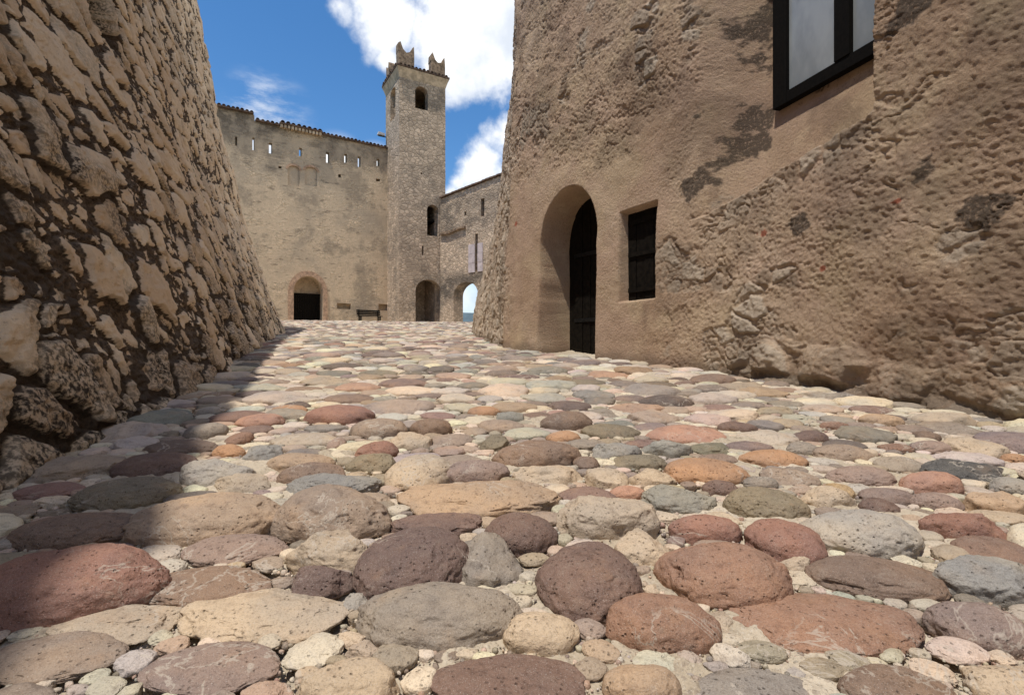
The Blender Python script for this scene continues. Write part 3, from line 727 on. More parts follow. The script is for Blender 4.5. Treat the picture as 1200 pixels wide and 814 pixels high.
def fit(xl, xr, yt, yb):
    """the half dome (cx, cy, a, b, c) on the ramp whose outline has these edges in the photograph"""
    df = 330.0 / (yb - 366)
    def dome(b, k):
        cy = df + b; a = (xr - xl) / 2 / F * cy * .985; c = k * 2 * a
        cx = ((xl + xr) / 2 - 600) / F * cy; g0 = float(gz(cx, cy))
        th = np.linspace(0, math.pi, 60); yy = cy - b * np.cos(th); z = g0 + .0683 * (yy - cy) + c * np.sin(th) ** .9
        return (HY - F * z / yy).min(), cx, cy, a, c
    lo, hi = .03, .60
    for k in (.28, .24, .20, .17, .14, .11, .085, .06):
        w = (xr - xl) / F * df
        if dome(.30 * w, k)[0] > yt - .5: break
    lo, hi = .30 * w, .80 * w
    for _ in range(40):
        m = (lo + hi) / 2
        if dome(m, k)[0] > yt: lo = m
        else: hi = m
    top, cx, cy, a, c = dome(lo, k)
    if lo > .78 * w:                                  # rather a taller stone than a deeper one
        for k2 in np.linspace(k, .42, 20):
            top, cx, cy, a, c = dome(lo, k2)
            if top <= yt: break
    return cx, cy, a, lo, c

stones = []          # dict(x, y, a, b, c, yaw, col, style, traced phrase)
for i, (xl, xr, yt, yb, cn, sty, yaw, ph) in enumerate(TR):
    cx, cy, a, b, c = fit(xl, xr, yt, yb)
    stones.append(dict(x=cx, y=cy, a=a, b=b, c=c, yaw=math.radians(yaw), col=cn, style=sty, ph=ph, tr=True))
# ---- fill between them
Lx = lambda y: np.interp(y, LBs[:, 1], LBs[:, 0]) if y < 17 else np.interp(y, [17, 29], [-9, -16])
gfront = RG[(RG[:, 1] > -3)]
def Rx(y):
    P = RG; m = P[:, 1]
    iy = np.argmax(P[:, 1] > y)
    return P[iy, 0] if y < 15.5 else np.interp(y, [15.5, 18, 30], [-.6, 2, 4])
CELL = .5; HASH = {}
def put(x, y, r):
    HASH.setdefault((int(x // CELL), int(y // CELL)), []).append((x, y, r))
def clear(x, y, r, k):
    cx, cy = int(x // CELL), int(y // CELL)
    for i in (-1, 0, 1):
        for j in (-1, 0, 1):
            for (a, b, q) in HASH.get((cx + i, cy + j), ()):
                if (a - x) ** 2 + (b - y) ** 2 < (k * (q + r)) ** 2: return False
    return True
def put_ellipse(s):
    A, B = (s['a'], s['b']) if s['a'] > s['b'] else (s['b'], s['a'])
    ang = s['yaw'] + (0 if s['a'] > s['b'] else math.pi / 2)
    n = max(1, int(math.ceil(A / B * 1.6)))
    for i in range(n):
        t = 0 if n == 1 else (i / (n - 1) * 2 - 1) * (A - B * .9)
        r = B * math.sqrt(max(.15, 1 - (t / A) ** 2))
        put(s['x'] + math.cos(ang) * t, s['y'] + math.sin(ang) * t, r)
for s in stones: put_ellipse(s)
rnd = random.Random(5)
FILL = ['cream'] * 14 + ['tan'] * 5 + ['taupe'] * 4 + ['palegrey'] * 4 + ['mauve'] * 3 + ['salmon'] * 2 + ['grey'] * 3 + ['red'] * 2 + ['rust'] * 2 + ['orange'] * 1 + ['maroon'] * 2 + ['brown'] * 2 + ['olive'] * 1 + ['bluegrey'] * 1
classes = [(.15, .19, 300, 1.6), (.11, .15, 3500, -1.2), (.075, .11, 18000, -1.2), (.052, .075, 30000, -1.2), (.036, .058, 22000, -.3), (.022, .036, 9000, .3)]
ymaxs = [29.5, 29.5, 29.5, 29.5, 9.0, 3.6]
for (r0, r1, n, ymin), ymax in zip(classes, ymaxs):
    for _ in range(n):
        y = ymin + (ymax - ymin) * rnd.random() ** (1.15 if ymax > 20 else 1.0)
        lx, rx = Lx(y) + .03, Rx(y) - .02
        x = lx + (rx - lx) * rnd.random()
        if y > 29.0 and x < -12: continue
        r = rnd.uniform(r0, r1)
        if not (lx - .02 < x < rx + .02): continue
        if clear(x, y, r, .90 if r > .05 else .86):
            put(x, y, r)
            e = rnd.uniform(1.0, 1.28)
            cn = rnd.choice(FILL if r > .06 else FILL[:21])
            sty = 0 if cn in ('maroon', 'red', 'rust', 'brown', 'mauve') else rnd.choice((0, 1, 1, 2))
            stones.append(dict(x=x, y=y, a=r * e, b=r / e * 1.04, c=r * rnd.uniform(.22, .37), yaw=rnd.uniform(-.6, .6), col=cn, style=sty, ph=None, tr=False))
for (r0, r1, n, y1) in ((.075, .105, 9000, 4.5), (.05, .075, 14000, 4.5), (.034, .05, 22000, 4.0), (.022, .034, 22000, 3.2), (.013, .022, 16000, 2.2)):
    for _ in range(n):
        y = .35 + (y1 - .35) * rnd.random() ** 1.3; lx, rx = Lx(y) + .02, min(Rx(y) - .02, 1.15 * y + .4)
        x = lx + (rx - lx) * rnd.random(); r = rnd.uniform(r0, r1)
        if clear(x, y, r, .86):
            put(x, y, r); e = rnd.uniform(1.0, 1.3)
            cn = rnd.choice(FILL[:28]); stones.append(dict(x=x, y=y, a=r * e, b=r / e * 1.04, c=r * rnd.uniform(.26, .45), yaw=rnd.uniform(-.6, .6), col=cn, style=rnd.choice((0, 1, 1, 2)), ph=None, tr=False))
print('stones', len(stones), time.time() - T0)

def stone_world(s, sub, seed):
    p = stone_verts(sub, seed, s['style'], 1.0)
    a, b, c = s['a'], s['b'], s['c']
    x, y, z = p[:, 0] * a, p[:, 1] * b, np.where(p[:, 2] > 0, p[:, 2] * c, p[:, 2] * min(c, .04))
    ca, sa = math.cos(s['yaw']), math.sin(s['yaw'])
    X, Y = x * ca - y * sa, x * sa + y * ca
    return np.stack([X, Y, z + .0683 * Y], 1)

def tint(cn, rg, alb=1.45):
    c = np.array(lin(PAL[cn])) / alb
    c = (c * .50 + c.mean() * .50 * np.array((1.06, 1.0, .885))) * 1.33
    c = c * (1 + .22 * rg.uniform(-1, 1)) * (1 + .06 * rg.uniform(-1, 1, 3))
    return np.clip(c, .015, .62)

def scr(s):
    px = 600 + F * s['x'] / max(s['y'], .05); z = float(gz(s['x'], s['y'])); py = HY - F * z / max(s['y'], .05)
    return px, py
def shown(s):
    if s['y'] < .62: return 0
    px, py = scr(s)
    if not (-20 < px < 1220 and 360 < py < 830): return 0
    k = F / s['y']
    return s['a'] * k * (s['b'] * k * (.56 / s['y']) + .6 * s['c'] * k)
order = sorted(range(len(stones)), key=lambda i: (not stones[i]['tr'], -shown(stones[i])))
NIND = 300
ind = set(order[:NIND])
# ---- words for each single stone
anchors = [(s['x'], s['y'], s['ph']) for s in stones if s['ph']]
marks = [(.75, 6.2, 'arched doorway'), (1.55, 5.1, 'small shuttered window'), (-.15, 7.7, 'corner of the rubble foot'), (-2.75, 4.9, 'slot in the rubble wall'), (2.4, 3.1, 'foot of the house wall')]
used = {}
def words(s):
    size = 'large' if s['a'] > .15 else 'medium sized' if s['a'] > .085 else 'small'
    shape = ('rounded', 'flat', 'angular')[s['style']]
    head = f"{size} {shape} {CNAME[s['col']]} cobblestone"
    near = sorted((math.hypot(s['x'] - a, (s['y'] - b) * .8), a, b, p) for a, b, p in anchors + [(m[0], m[1], m[2]) for m in marks])
    def rel(k):
        _, a, b, p = near[k]
        dx, dy = s['x'] - a, s['y'] - b
        w = ('just right of' if dx > 0 else 'just left of') if abs(dx) > abs(dy) else ('just behind' if dy > 0 else 'just in front of')
        return f"{w} the {p}"
    cands = [f"{head} {rel(0)}", f"{head} between the {near[0][3]} and the {near[1][3]}", f"{head} {rel(1)}", f"{head} between the {near[0][3]} and the {near[2][3]}", f"{head} {rel(2)}", f"{head} between the {near[1][3]} and the {near[2][3]}", f"{head} {rel(3)}"]
    for c in cands:
        if c not in used and len(c.split()) <= 16: used[c] = 1; return c
    return cands[0]
for n_, i in enumerate(order[:NIND]):
    s = stones[i]; app = shown(s)
    sub = 6 if (s['tr'] and s['a'] > .105 and s['y'] < 1.7) else 5 if s['y'] < 2.2 else 4
    V = stone_world(s, sub, 1000 + i)
    me = arr_mesh('cobblestone', V, ICO[sub][1], True)
    o = link('cobblestone', me, M['cobble']); o.location = (s['x'], s['y'], float(gz(s['x'], s['y'])) - .004)
    rg = np.random.default_rng(i + 77); t = tint(s['col'], rg) if not s['tr'] else np.clip(np.array(lin(PAL[s['col']])) / 1.4 * (1 + .08 * rg.uniform(-1, 1)), .015, .62); t = (t * .76 + t.mean() * .24 * np.array((1.12, .98, .85))) if s['tr'] else t
    if s['tr'] and t.max() < .36: t = t * 1.30
    o.color = (*t, 1)
    if s['ph']:
        where = 'in the paving, in shade beside the rubble wall' if 'shade' in s['ph'] else 'in the sunlit foreground paving' if s['y'] < 1.4 else 'in the sunlit paving farther up the ramp'
        if s['ph'] in ('huge dark red cobble',): where = 'half in the wall shadow, nearest the rubble wall'
        tag(o, f"{s['ph']}, {where}" if len(s['ph'].split()) > 1 else s['ph'], 'cobblestone', 'cobblestones bedded in the ramp')
    else:
        tag(o, words(s), 'cobblestone', 'cobblestones bedded in the ramp')
# ---- all other stones as one mass
lib = {}
def lib_stone(sub, style, k):
    key = (sub, style, k)
    if key not in lib: lib[key] = stone_verts(sub, 300 + k * 7 + style, style, 1.2)
    return lib[key]
VV, FF, CC = [], [], []; nv = 0
for i in range(len(stones)):
    if i in ind: continue
    s = stones[i]; sub = 4 if (s['y'] < 1.5 and s['a'] > .05 and s['y'] > .4) else 3 if s['y'] < 6 else 2
    p = lib_stone(sub, s['style'], i % 12)
    x, y, z = p[:, 0] * s['a'], p[:, 1] * s['b'], np.where(p[:, 2] > 0, p[:, 2] * s['c'], p[:, 2] * .03)
    ca, sa = math.cos(s['yaw']), math.sin(s['yaw'])
    X, Y = x * ca - y * sa, x * sa + y * ca
    VV.append(np.stack([X + s['x'], Y + s['y'], z + .0683 * Y * (1 if s['y'] < 29 else 0) + float(gz(s['x'], s['y'])) - .004], 1))
    FF.append(ICO[sub][1] + nv); nv += len(p)
    CC.append(np.broadcast_to(tint(s['col'], np.random.default_rng(i + 77)), (len(p), 3)))
me = arr_mesh('paving_stones', np.concatenate(VV), np.concatenate(FF), True, {'tint': np.concatenate(CC)})
tag(link('paving_stones', me, M['cobble_mass']), 'countless smaller cobblestones paving the ramp up to the courtyard', 'paving', None, 'stuff')
# ---- gravel in the joints
VV, FF, CC = [], [], []; nv = 0; g1 = ICO[1]; cnt = 0
gl = [stone_verts(1, 900 + k, 2, 1.5) for k in range(8)]; g2 = [stone_verts(2, 950 + k, 2, 1.5) for k in range(8)]
for _ in range(60000):
    y = .5 + 3.4 * rnd.random() ** 1.7; x = Lx(y) + (min(Rx(y), 1.25 * y + .5) - Lx(y)) * rnd.random()
    r = .0018 + .0085 * rnd.random() ** 3.6
    cx, cy = int(x // CELL), int(y // CELL); bad = False
    for ii in (-1, 0, 1):
        for j in (-1, 0, 1):
            for (a, b, q_) in HASH.get((cx + ii, cy + j), ()):
                if (a - x) ** 2 + (b - y) ** 2 < (q_ * .97) ** 2: bad = True; break
    if bad: continue
    p = (g2 if r > .006 and y < 1.6 else gl)[cnt % 8]; ff = ICO[2][1] if len(p) > 50 else g1[1]
    an = rnd.uniform(0, 6.28); ca, sa = math.cos(an), math.sin(an)
    X, Y = (p[:, 0] * ca - p[:, 1] * sa * .8) * r, (p[:, 0] * sa + p[:, 1] * ca * .8) * r
    z0 = float(gz(x, y)) - .012
    VV.append(np.stack([X + x, Y + y, p[:, 2] * r * .7 + z0 + .006], 1)); FF.append(ff + nv); nv += len(p)
    CC.append(np.broadcast_to(tint(rnd.choice(('cream', 'cream', 'palegrey', 'tan', 'taupe', 'grey', 'salmon')), RNG), (len(p), 3))); cnt += 1
me = arr_mesh('gravel', np.concatenate(VV), np.concatenate(FF), True, {'tint': np.concatenate(CC)})
tag(link('gravel', me, M['cobble_mass']), 'loose grit and gravel lying in the joints of the paving', 'gravel', None, 'stuff')
print('cobbles done', cnt, time.time() - T0)

# ------------------------------------------------------------------ courtyard masonry
def rect_loop(u0, u1, z0, z1): return [(u0, z0), (u1, z0), (u1, z1), (u0, z1)]
def arch_loop(u0, u1, z0, zs, zt, n=12):
    c, r = (u0 + u1) / 2, (u1 - u0) / 2
    return [(u0, z0), (u1, z0)] + [(c + r * math.cos(math.pi * k / n), zs + (zt - zs) * math.sin(math.pi * k / n)) for k in range(n + 1)]
def subdiv(loop, step, jit, rg):
    out = []
    for i, a in enumerate(loop):
        b = loop[(i + 1) % len(loop)]; n = max(1, int(math.dist(a, b) / step))
        for k in range(n):
            out.append((a[0] + (b[0] - a[0]) * k / n + rg.uniform(-jit, jit), a[1] + (b[1] - a[1]) * k / n + rg.uniform(-jit, jit)))
    return out
def panel(mb, O, ud, nd, thick, outer, holes):
    """a wall of real thickness: O origin (x, y), ud along it, nd away from the viewer; holes: (loop, depth or None for a through opening)"""
    P = lambda u, z, d: (O[0] + ud[0] * u + nd[0] * d, O[1] + ud[1] * u + nd[1] * d, z)
    def cap(loops, d, flip):
        flat = [p for l in loops for p in l]
        tri = tessellate_polygon([[Vector((p[0], p[1], 0)) for p in l] for l in loops])
        mb.add([P(u, z, d) for u, z in flat], [(t[0], t[1], t[2]) for t in tri])
    def side(loop, d0, d1):
        n = len(loop)
        mb.add([P(u, z, d0) for u, z in loop] + [P(u, z, d1) for u, z in loop], [(i, (i + 1) % n, (i + 1) % n + n, i + n) for i in range(n)])
    cap([outer] + [h for h, _ in holes], 0, 0)
    cap([outer] + [h for h, dp in holes if dp is None or dp > thick], thick, 1)
    side(outer, 0, thick)
    for h, dp in holes:
        side(h, 0, thick if dp is None else dp)
        if dp is not None: cap([h], dp, 0)
def finish(mb, name, mat, parent, weather=None):
    me = bpy.data.meshes.new(name); me.from_pydata(mb.v, [], mb.f); me.update()
    bm = bmesh.new(); bm.from_mesh(me); bmesh.ops.remove_doubles(bm, verts=bm.verts, dist=.0005); bmesh.ops.recalc_face_normals(bm, faces=bm.faces)
    # split into a fine net so that stains follow the wall
    for _ in range(3):
        le = [e for e in bm.edges if e.calc_length() > 1.0]
        if not le: break
        bmesh.ops.subdivide_edges(bm, edges=le, cuts=1); bmesh.ops.triangulate(bm, faces=bm.faces)
    bm.to_mesh(me); bm.free()
    co = np.empty(len(me.vertices) * 3); me.vertices.foreach_get('co', co); co = co.reshape(-1, 3)
    a = me.attributes.new('weather', 'FLOAT', 'POINT')
    a.data.foreach_set('value', np.clip(weather(co) if weather else np.zeros(len(co)), 0, 1).astype(np.float32))
    return link(name, me, mat, parent)
class Line:
    def __init__(s, A, B):
        s.A, s.B = np.array(A, float), np.array(B, float); s.L = np.linalg.norm(s.B - s.A); s.u = (s.B - s.A) / s.L
        s.n = np.array([-s.u[1], s.u[0]])
        if s.n[1] < 0: s.n = -s.n
    def at(s, px, py=None):
        k = (px - 600) / F
        u = (k * s.A[1] - s.A[0]) / (s.u[0] - k * s.u[1]); D = s.A[1] + s.u[1] * u
        return (u, D) if py is None else (u, (HY - py) / F * D)
    def P(s, u, d=0, z=0): 
        q = s.A + s.u * u + s.n * d; return (q[0], q[1], z)
rg = random.Random(3)
CW = Line((-16.75, 30.0), (-8.28, 35.5))
TA, TB, TC = np.array((-7.26, 33.0)), np.array((-4.50, 34.6)), np.array((-8.78, 35.62))
GW = Line((-4.79, 34.25), (-.876, 30.9))

def local(root, mb):
    o = root.location; mb.v = [(a - o[0], b - o[1], c - o[2]) for a, b, c in mb.v]; return mb
def tiles(mb, line, u0, u1, z, d0, d1, step=.24, r=.10, drop=.16):
    """a row of half round clay tiles laid across the wall head, sloping towards the viewer"""
    n = int((u1 - u0) / step)
    for k in range(n):
        uc = u0 + (k + .5) * (u1 - u0) / n + rg.uniform(-.015, .015); jz = rg.uniform(-.015, .015); jd = rg.uniform(-.03, .03)
        v = []; m = 6
        for (d, zz) in ((d0 + jd, z + jz), (d1, z + drop + jz)):
            for i in range(m + 1):
                a = math.pi * i / m; v.append(line.P(uc + r * math.cos(a), d, zz + r * math.sin(a)))
            for i in range(m, -1, -1):
                a = math.pi * i / m; v.append(line.P(uc + (r - .02) * math.cos(a), d, zz + (r - .02) * math.sin(a)))
        L = 2 * (m + 1)
        mb.add(v, [tuple(range(L))[::-1], tuple(range(L, 2 * L))] + [(i, (i + 1) % L, (i + 1) % L + L, i + L) for i in range(L)])
    mb.box(line.P(u0, d0 + .02, z - .07), tuple(np.append(line.u * (u1 - u0), 0)), tuple(np.append(line.n * (d1 - d0 - .04), 0)) , (0, 0, .085))

# ---- curtain wall
def build_curtain():
    L = CW; root = empty('curtain_wall', (L.P(4)[0], L.P(4)[1], 1.5))
    uL = -7.5; uE = L.at(462)[0]
    u1, u2, u3 = L.at(298)[0], L.at(327)[0], L.at(377)[0]
    outer = [(uL, .9), (uE, .9), (uE, 13.75)] + [(u1 + .01, 13.62), (u1, 13.98), (uL, 14.0)]
    outer = subdiv(outer, .8, .012, rg)
    H = []
    for px, y0, y1, w, th in ((297, 161, 174, 3.2, 1), (317, 167, 178, 5, 1), (352, 173, 181, 4, 1), (384, 178, 189, 5, 1), (405, 180, 189, 4.2, 1), (421, 183, 194, 4.5, 1), (443, 186, 193, 4, 1)):
        a, z1 = L.at(px - w * .38, y0); b, z0 = L.at(px + w * .38, y1); H.append((rect_loop(a, b, z0 - .12, z1), None))
    a, z1 = L.at(275.5, 160); b, z0 = L.at(278, 171); H.append((rect_loop(a, b, z0, z1), .3))
    for px, py, w, h in ((398, 206, 3, 4.5), (443, 211, 4.5, 4), (328, 196, 4, 3.5), (449, 362, .1, .1)):
        a, z1 = L.at(px - w / 2, py - h / 2); b, z0 = L.at(px + w / 2, py + h / 2)
        if w > 1: H.append((subdiv(rect_loop(a, b, z0, z1), .1, .02, rg), .35))
    for x0, x1, y0, y1 in ((395, 411, 355, 362.5), (443.5, 457, 356, 364)):
        a, z1 = L.at(x0, y0); b, z0 = L.at(x1, y1); H.append((subdiv(rect_loop(a, b, z0, z1), .3, .015, rg), .36))
    # blind arched niches
    for x0, x1 in ((337.5, 351), (357.5, 371.5)):
        a, zt = L.at(x0, 193 if x0 < 350 else 194.5); b, z0 = L.at(x1, 217); H.append((arch_loop(a, b, z0 - .1, zt - .25, zt), .10))
    # deep arched gateway
    a, zs = L.at(344, 345); b, _ = L.at(378.5); _, zt = L.at(361, 323.5)
    H.append((arch_loop(a, b, 1.2, zs + .2, zt), 1.0))
    mb = MB(); panel(mb, L.A, L.u, L.n, .42, outer, H)
    # the loopholes need a thinner parapet: the wall is one metre thick below only
    def weather(co):
        u = (co[:, 0] + root.location[0] - L.A[0]) * L.u[0] + (co[:, 1] + root.location[1] - L.A[1]) * L.u[1]; z = co[:, 2] + root.location[2]
        w = .75 * sstep(11.0, 13.4, z) * (1 - .75 * sstep(u2 - .1, u2 + .2, u) * sstep(u3 + .1, u3 - .2, u))
        w = w * (1 - .35 * sstep(u3, u3 + 3, u))
        return np.maximum(w, .9 * sstep(u2 - .8, u2 - .2, u) * sstep(u2 + .3, u2 + .05, u) * sstep(10, 12, z))
    local(root, mb); finish(mb, 'masonry', M['curtain'], root, weather)
    # middle bay, a hand's breadth proud below its own eaves
    tm = MB(); tiles(tm, L, uL, u1 - .05, 14.04, -.22, 1.1); tiles(tm, L, u1 + .05, u2, 13.68, -.2, 1.1); tiles(tm, L, u3, uE - .05, 13.73, -.16, 1.1)
    tiles(tm, L, u2, u3, 13.78, -.34, 1.12, .30, .125, .2)
    local(root, tm).build('roof_tiles', M['tile'], root)
    em = MB()
    n = 12
    for k in range(n):
        uu_ = u2 + .05 + (u3 - u2 - .25) * k / (n - 1); em.box(L.P(uu_, -.26, 13.52), tuple(np.append(L.u * .14, 0)), tuple(np.append(L.n * .26, 0)), (0, 0, .17))
    local(root, em).build('eaves_bracket', M['render'], root)
    # brick ring of the gateway
    ao, _ = L.at(337.5); bo, _ = L.at(383.5); zto = L.at(361, 317.5)[1]
    inn = [(b + .003, 1.2)] + arch_loop(a - .003, b + .003, 1.2, zs + .2, zt + .003, 16)[2:] + [(a - .003, 1.2)]
    out = [(bo, 1.2)] + arch_loop(ao, bo, 1.2, zs + .2, zto, 16)[2:] + [(ao, 1.2)]
    rm = MB(); n = len(inn)
    v = [L.P(u, d, z) for d in (-.06, .05) for lp in (inn, out) for u, z in lp]
    idx = lambda d, l, i: (d * 2 + l) * n + i
    f = []
    for i in range(n - 1):
        f += [(idx(0, 0, i), idx(0, 1, i), idx(0, 1, i + 1), idx(0, 0, i + 1)), (idx(0, 1, i), idx(1, 1, i), idx(1, 1, i + 1), idx(0, 1, i + 1)), (idx(0, 0, i + 1), idx(1, 0, i + 1), idx(1, 0, i), idx(0, 0, i))]
    rm.add(v, f); local(root, rm).build('brick_arch', M['brick'], root)
    # boarded double gate
    for k in range(2):
        gm = MB(); w0 = (b - a - .02) / 2
        for j in range(6):
            gm.box(L.P(a + .01 + k * w0 + j * w0 / 6 + .006, .80, 1.3), tuple(np.append(L.u * (w0 / 6 - .012), 0)), tuple(np.append(L.n * .06, 0)), (0, 0, zs - 1.3 + .02))
        gm.box(L.P(a + .03 + k * w0, .77, zs - .5), tuple(np.append(L.u * (w0 - .04), 0)), tuple(np.append(L.n * .029, 0)), (0, 0, .12))
        local(root, gm).build('gate_leaf', M['wood'], root)
    lm = MB(); lm.box(L.P(a + .004, .76, zs + .025), tuple(np.append(L.u * (b - a - .008), 0)), tuple(np.append(L.n * .1, 0)), (0, 0, .16)); local(root, lm).build('lintel', M['wood'], root)
    for x0, x1 in ((337.5, 351), (357.5, 371.5)):
        a1, zt1 = L.at(x0, 193 if x0 < 350 else 194.5); b1, _ = L.at(x1); zs1 = zt1 - .25
        nm = MB(); c, r1, r2 = (a1 + b1) / 2, (b1 - a1) / 2, (b1 - a1) / 2 + .13; N = 10
        v = []
        for d in (-.03, .03):
            for rr, tt in ((r1, .25), (r2, .38)):
                v += [L.P(c + rr * math.cos(math.pi * i / N), d, zs1 + tt * math.sin(math.pi * i / N)) for i in range(N + 1)]
        m = N + 1; f = []
        for i in range(N): f += [(i, m + i, m + i + 1, i + 1), (m + i, 3 * m + i, 3 * m + i + 1, m + i + 1), (i + 1, 2 * m + i + 1, 2 * m + i, i)]
        nm.add(v, f); local(root, nm).build('niche_arch', M['brick'], root)
    tag(root, 'high plastered curtain wall with loopholes, tile coping, two blind arches and a brick gateway', 'castle wall')
    return root
build_curtain()

# ---- bench in front of the curtain wall
def build_bench():
    L = CW; u0, D = L.at(414.5); u1, _ = L.at(442.5); z0 = 1.62
    root = empty('bench', L.P((u0 + u1) / 2, -.9, z0 - .02)); w = (u1 - u0) * .98
    def bar(name, u, d, z, lu, ld, lz, mat='wood', par=None):
        mb = MB(); mb.box(L.P(u, d, z), tuple(np.append(L.u * lu, 0)), tuple(np.append(L.n * ld, 0)), (0, 0, lz)); return local(root, mb).build(name, M[mat], par or root, .006)
    mb = MB()
    for k in range(4): mb.box(L.P(u0, -1.15 + k * .115, z0 + .42), tuple(np.append(L.u * w, 0)), tuple(np.append(L.n * .1, 0)), (0, 0, .04))
    local(root, mb).build('seat', M['wood'], root, .005)
    mb = MB()
    for k in range(3): mb.box(L.P(u0, -.68 + k * .03, z0 + .52 + k * .12), tuple(np.append(L.u * w, 0)), tuple(np.append(L.n * .035, 0)), (0, 0, .1))
    local(root, mb).build('backrest', M['wood'], root, .005)
    for u in (u0 + .12, u0 + w - .2):
        mb = MB()
        mb.box(L.P(u, -1.12, z0), tuple(np.append(L.u * .08, 0)), tuple(np.append(L.n * .08, 0)), (0, 0, .42)); mb.box(L.P(u, -.73, z0), tuple(np.append(L.u * .08, 0)), tuple(np.append(L.n * .08, 0)), (0, 0, .418))
        mb.box(L.P(u + .002, -.645, z0 + .42), tuple(np.append(L.u * .076, 0)), tuple(np.append(L.n * .06, 0)), (0, 0, .46)); local(root, mb).build('leg', M['iron'], root)
    tag(root, 'dark slatted bench with backrest standing against the foot of the curtain wall', 'bench')
build_bench()

# ---- bell tower
def build_tower():
    c = (TA + TB + TC + (TB + TC - TA)) / 4
    root = empty('bell_tower', (c[0], c[1], 1.5))
    FL, LFT = Line(TA, TB), Line(TC, TA)
    LFT.n = -LFT.n if np.dot(LFT.n, c - TA) < 0 else LFT.n
    FL.n = -FL.n if np.dot(FL.n, c - TA) < 0 else FL.n
    W, Wl = FL.L, LFT.L; ZT = 17.70; th = .55
    H = []
    a, zt = FL.at(486.5, 99.5); b, z0 = FL.at(501.5, 130); H.append((arch_loop(a, b, z0, zt - .42, zt), None if False else .54))
    a, zt = FL.at(500.5, 239); b, z0 = FL.at(514, 277); H.append((arch_loop(a, b, z0, zt - .35, zt), .5))
    a, zt = FL.at(487, 326.5); b, _ = FL.at(517); H.append((arch_loop(a, b, 1.2, zt - .75, zt), .53))
    a, z1 = FL.at(494.5, 288); b, z0 = FL.at(496.5, 299); H.append((rect_loop(a, b, z0, z1), .4))
    a, z1 = FL.at(493, 202); b, z0 = FL.at(495, 204.5); H.append((rect_loop(a, b, z0, z1), .3))
    outer = subdiv([(0, .9), (W, .9), (W, ZT), (0, ZT)], .45, .012, rg)
    outer = [(min(max(u, -.008), W + .02), z) for u, z in outer]
    mb = MB()
    # openings go right through into a dark hollow shaft
    panel(mb, FL.A, FL.u, FL.n, th, outer, [(h, None) if i in (0, 1, 2) else (h, d) for i, (h, d) in enumerate(H)])
    hl = []
    a, zt = LFT.at(457.5, 108); b, z0 = LFT.at(463.5, 136)
    hl.append((arch_loop(a, b, z0, zt - .3, zt), .3))
    panel(mb, LFT.A, LFT.u, LFT.n, th, [(0, .9), (Wl - .003, .9), (Wl - .003, ZT), (0, ZT)], hl)
    TDp = TB + TC - TA
    BK = Line(TC, TDp); BK.n = FL.n; o = BK.A - BK.n * th
    panel(mb, o + BK.u * (th + .003), BK.u, BK.n, th, [(0, .9), (W - 2 * th - .006, .9), (W - 2 * th - .006, ZT - .003), (0, ZT - .003)], [])
    RT = Line(TB, TDp); nR = -FL.u
    panel(mb, TB + RT.u * (th + .003), RT.u, nR, th, [(0, .9), (RT.L - th - .006, .9), (RT.L - th - .006, ZT - .006), (0, ZT - .006)], [])
    def weather(co):
        return .22 + 0 * co[:, 2]
    local(root, mb); finish(mb, 'shaft', M['tower'], root, weather)
    # flared cornice, tile edge, floor of the belfry
    def ring(z, e): 
        q = [TA - FL.u * e - FL.n * e, TB + FL.u * e - FL.n * e, TDp + FL.u * e + FL.n * e, TC - FL.u * e + FL.n * e]
        return [(p[0], p[1], z) for p in q]
    mb = MB(); v = ring(ZT - .25, .003) + ring(ZT + .10, .11) + ring(ZT + .29, .19) + ring(ZT + .35, .19)
    f = [(i + 4 * k, (i + 1) % 4 + 4 * k, (i + 1) % 4 + 4 * k + 4, i + 4 * k + 4) for k in range(3) for i in range(4)] + [(12, 13, 14, 15), (3, 2, 1, 0)]
    mb.add(v, f); local(root, mb).build('cornice', M['render'], root)
    tm = MB()
    for A_, B_, n_ in ((TA, TB, FL.n), (TC, TA, LFT.n)):
        ln = Line(A_ - n_ * .22, B_ - n_ * .22); ln.n = n_
        tiles(tm, ln, -.1, ln.L + .1, ZT + .45, -.04, .85, .25, .10, .14)
    mb = tm; mb.prism(ring(ZT + .353, .22), (0, 0, .12)); local(root, mb).build('roof_tiles', M['tile'], root)
    for zf in (8.5, 13.2):
        mb = MB(); q = [TA + FL.u * th + FL.n * th, TB - FL.u * th + FL.n * th, TDp - FL.u * th - FL.n * th, TC + FL.u * th - FL.n * th]
        mb.prism([(p[0], p[1], zf) for p in q], (0, 0, .15)); local(root, mb).build('floor', M['wood'], root)
    # swallow tailed merlons
    z0 = ZT + .47
    def merlon(P0, u, n, w, t, h, name='merlon'):
        prof = [(0, 0), (w, 0), (w, h * .56)] + [(w * 1.02, h * .60), (w * .98, h * .93), (w * .90, h * .86), (w * .72, h * .66), (w * .5, h * .60), (w * .3, h * .72), (w * .12, h), (-.02, h * .9), (-.03, h * .60), (0, h * .56)]
        prof = [(a + rg.uniform(-.02, .02), b + rg.uniform(-.02, .02)) for a, b in prof]
        mb = MB(); mb.prism([(P0[0] + u[0] * a, P0[1] + u[1] * a, z0 + b) for a, b in prof], (n[0] * t, n[1] * t, 0))
        return local(root, mb).build(name, M['mer'], root, .03)
    merlon(TA - FL.u * .05 + FL.n * .02, FL.u, FL.n, 1.05, .5, 1.62)
    merlon(TB - FL.u * 1.0 + FL.n * .02, FL.u, FL.n, .98, .5, 1.52)
    merlon(TC + FL.u * .02 - FL.n * .62, -FL.n * -1, FL.u, .62, .42, 1.42)
    merlon(TDp - FL.u * .75 - FL.n * .7, FL.u, FL.n, .7, .42, 1.3) if False else None
    tag(root, 'tall square bell tower of grey rubble with arched openings and swallow tailed merlons', 'tower')
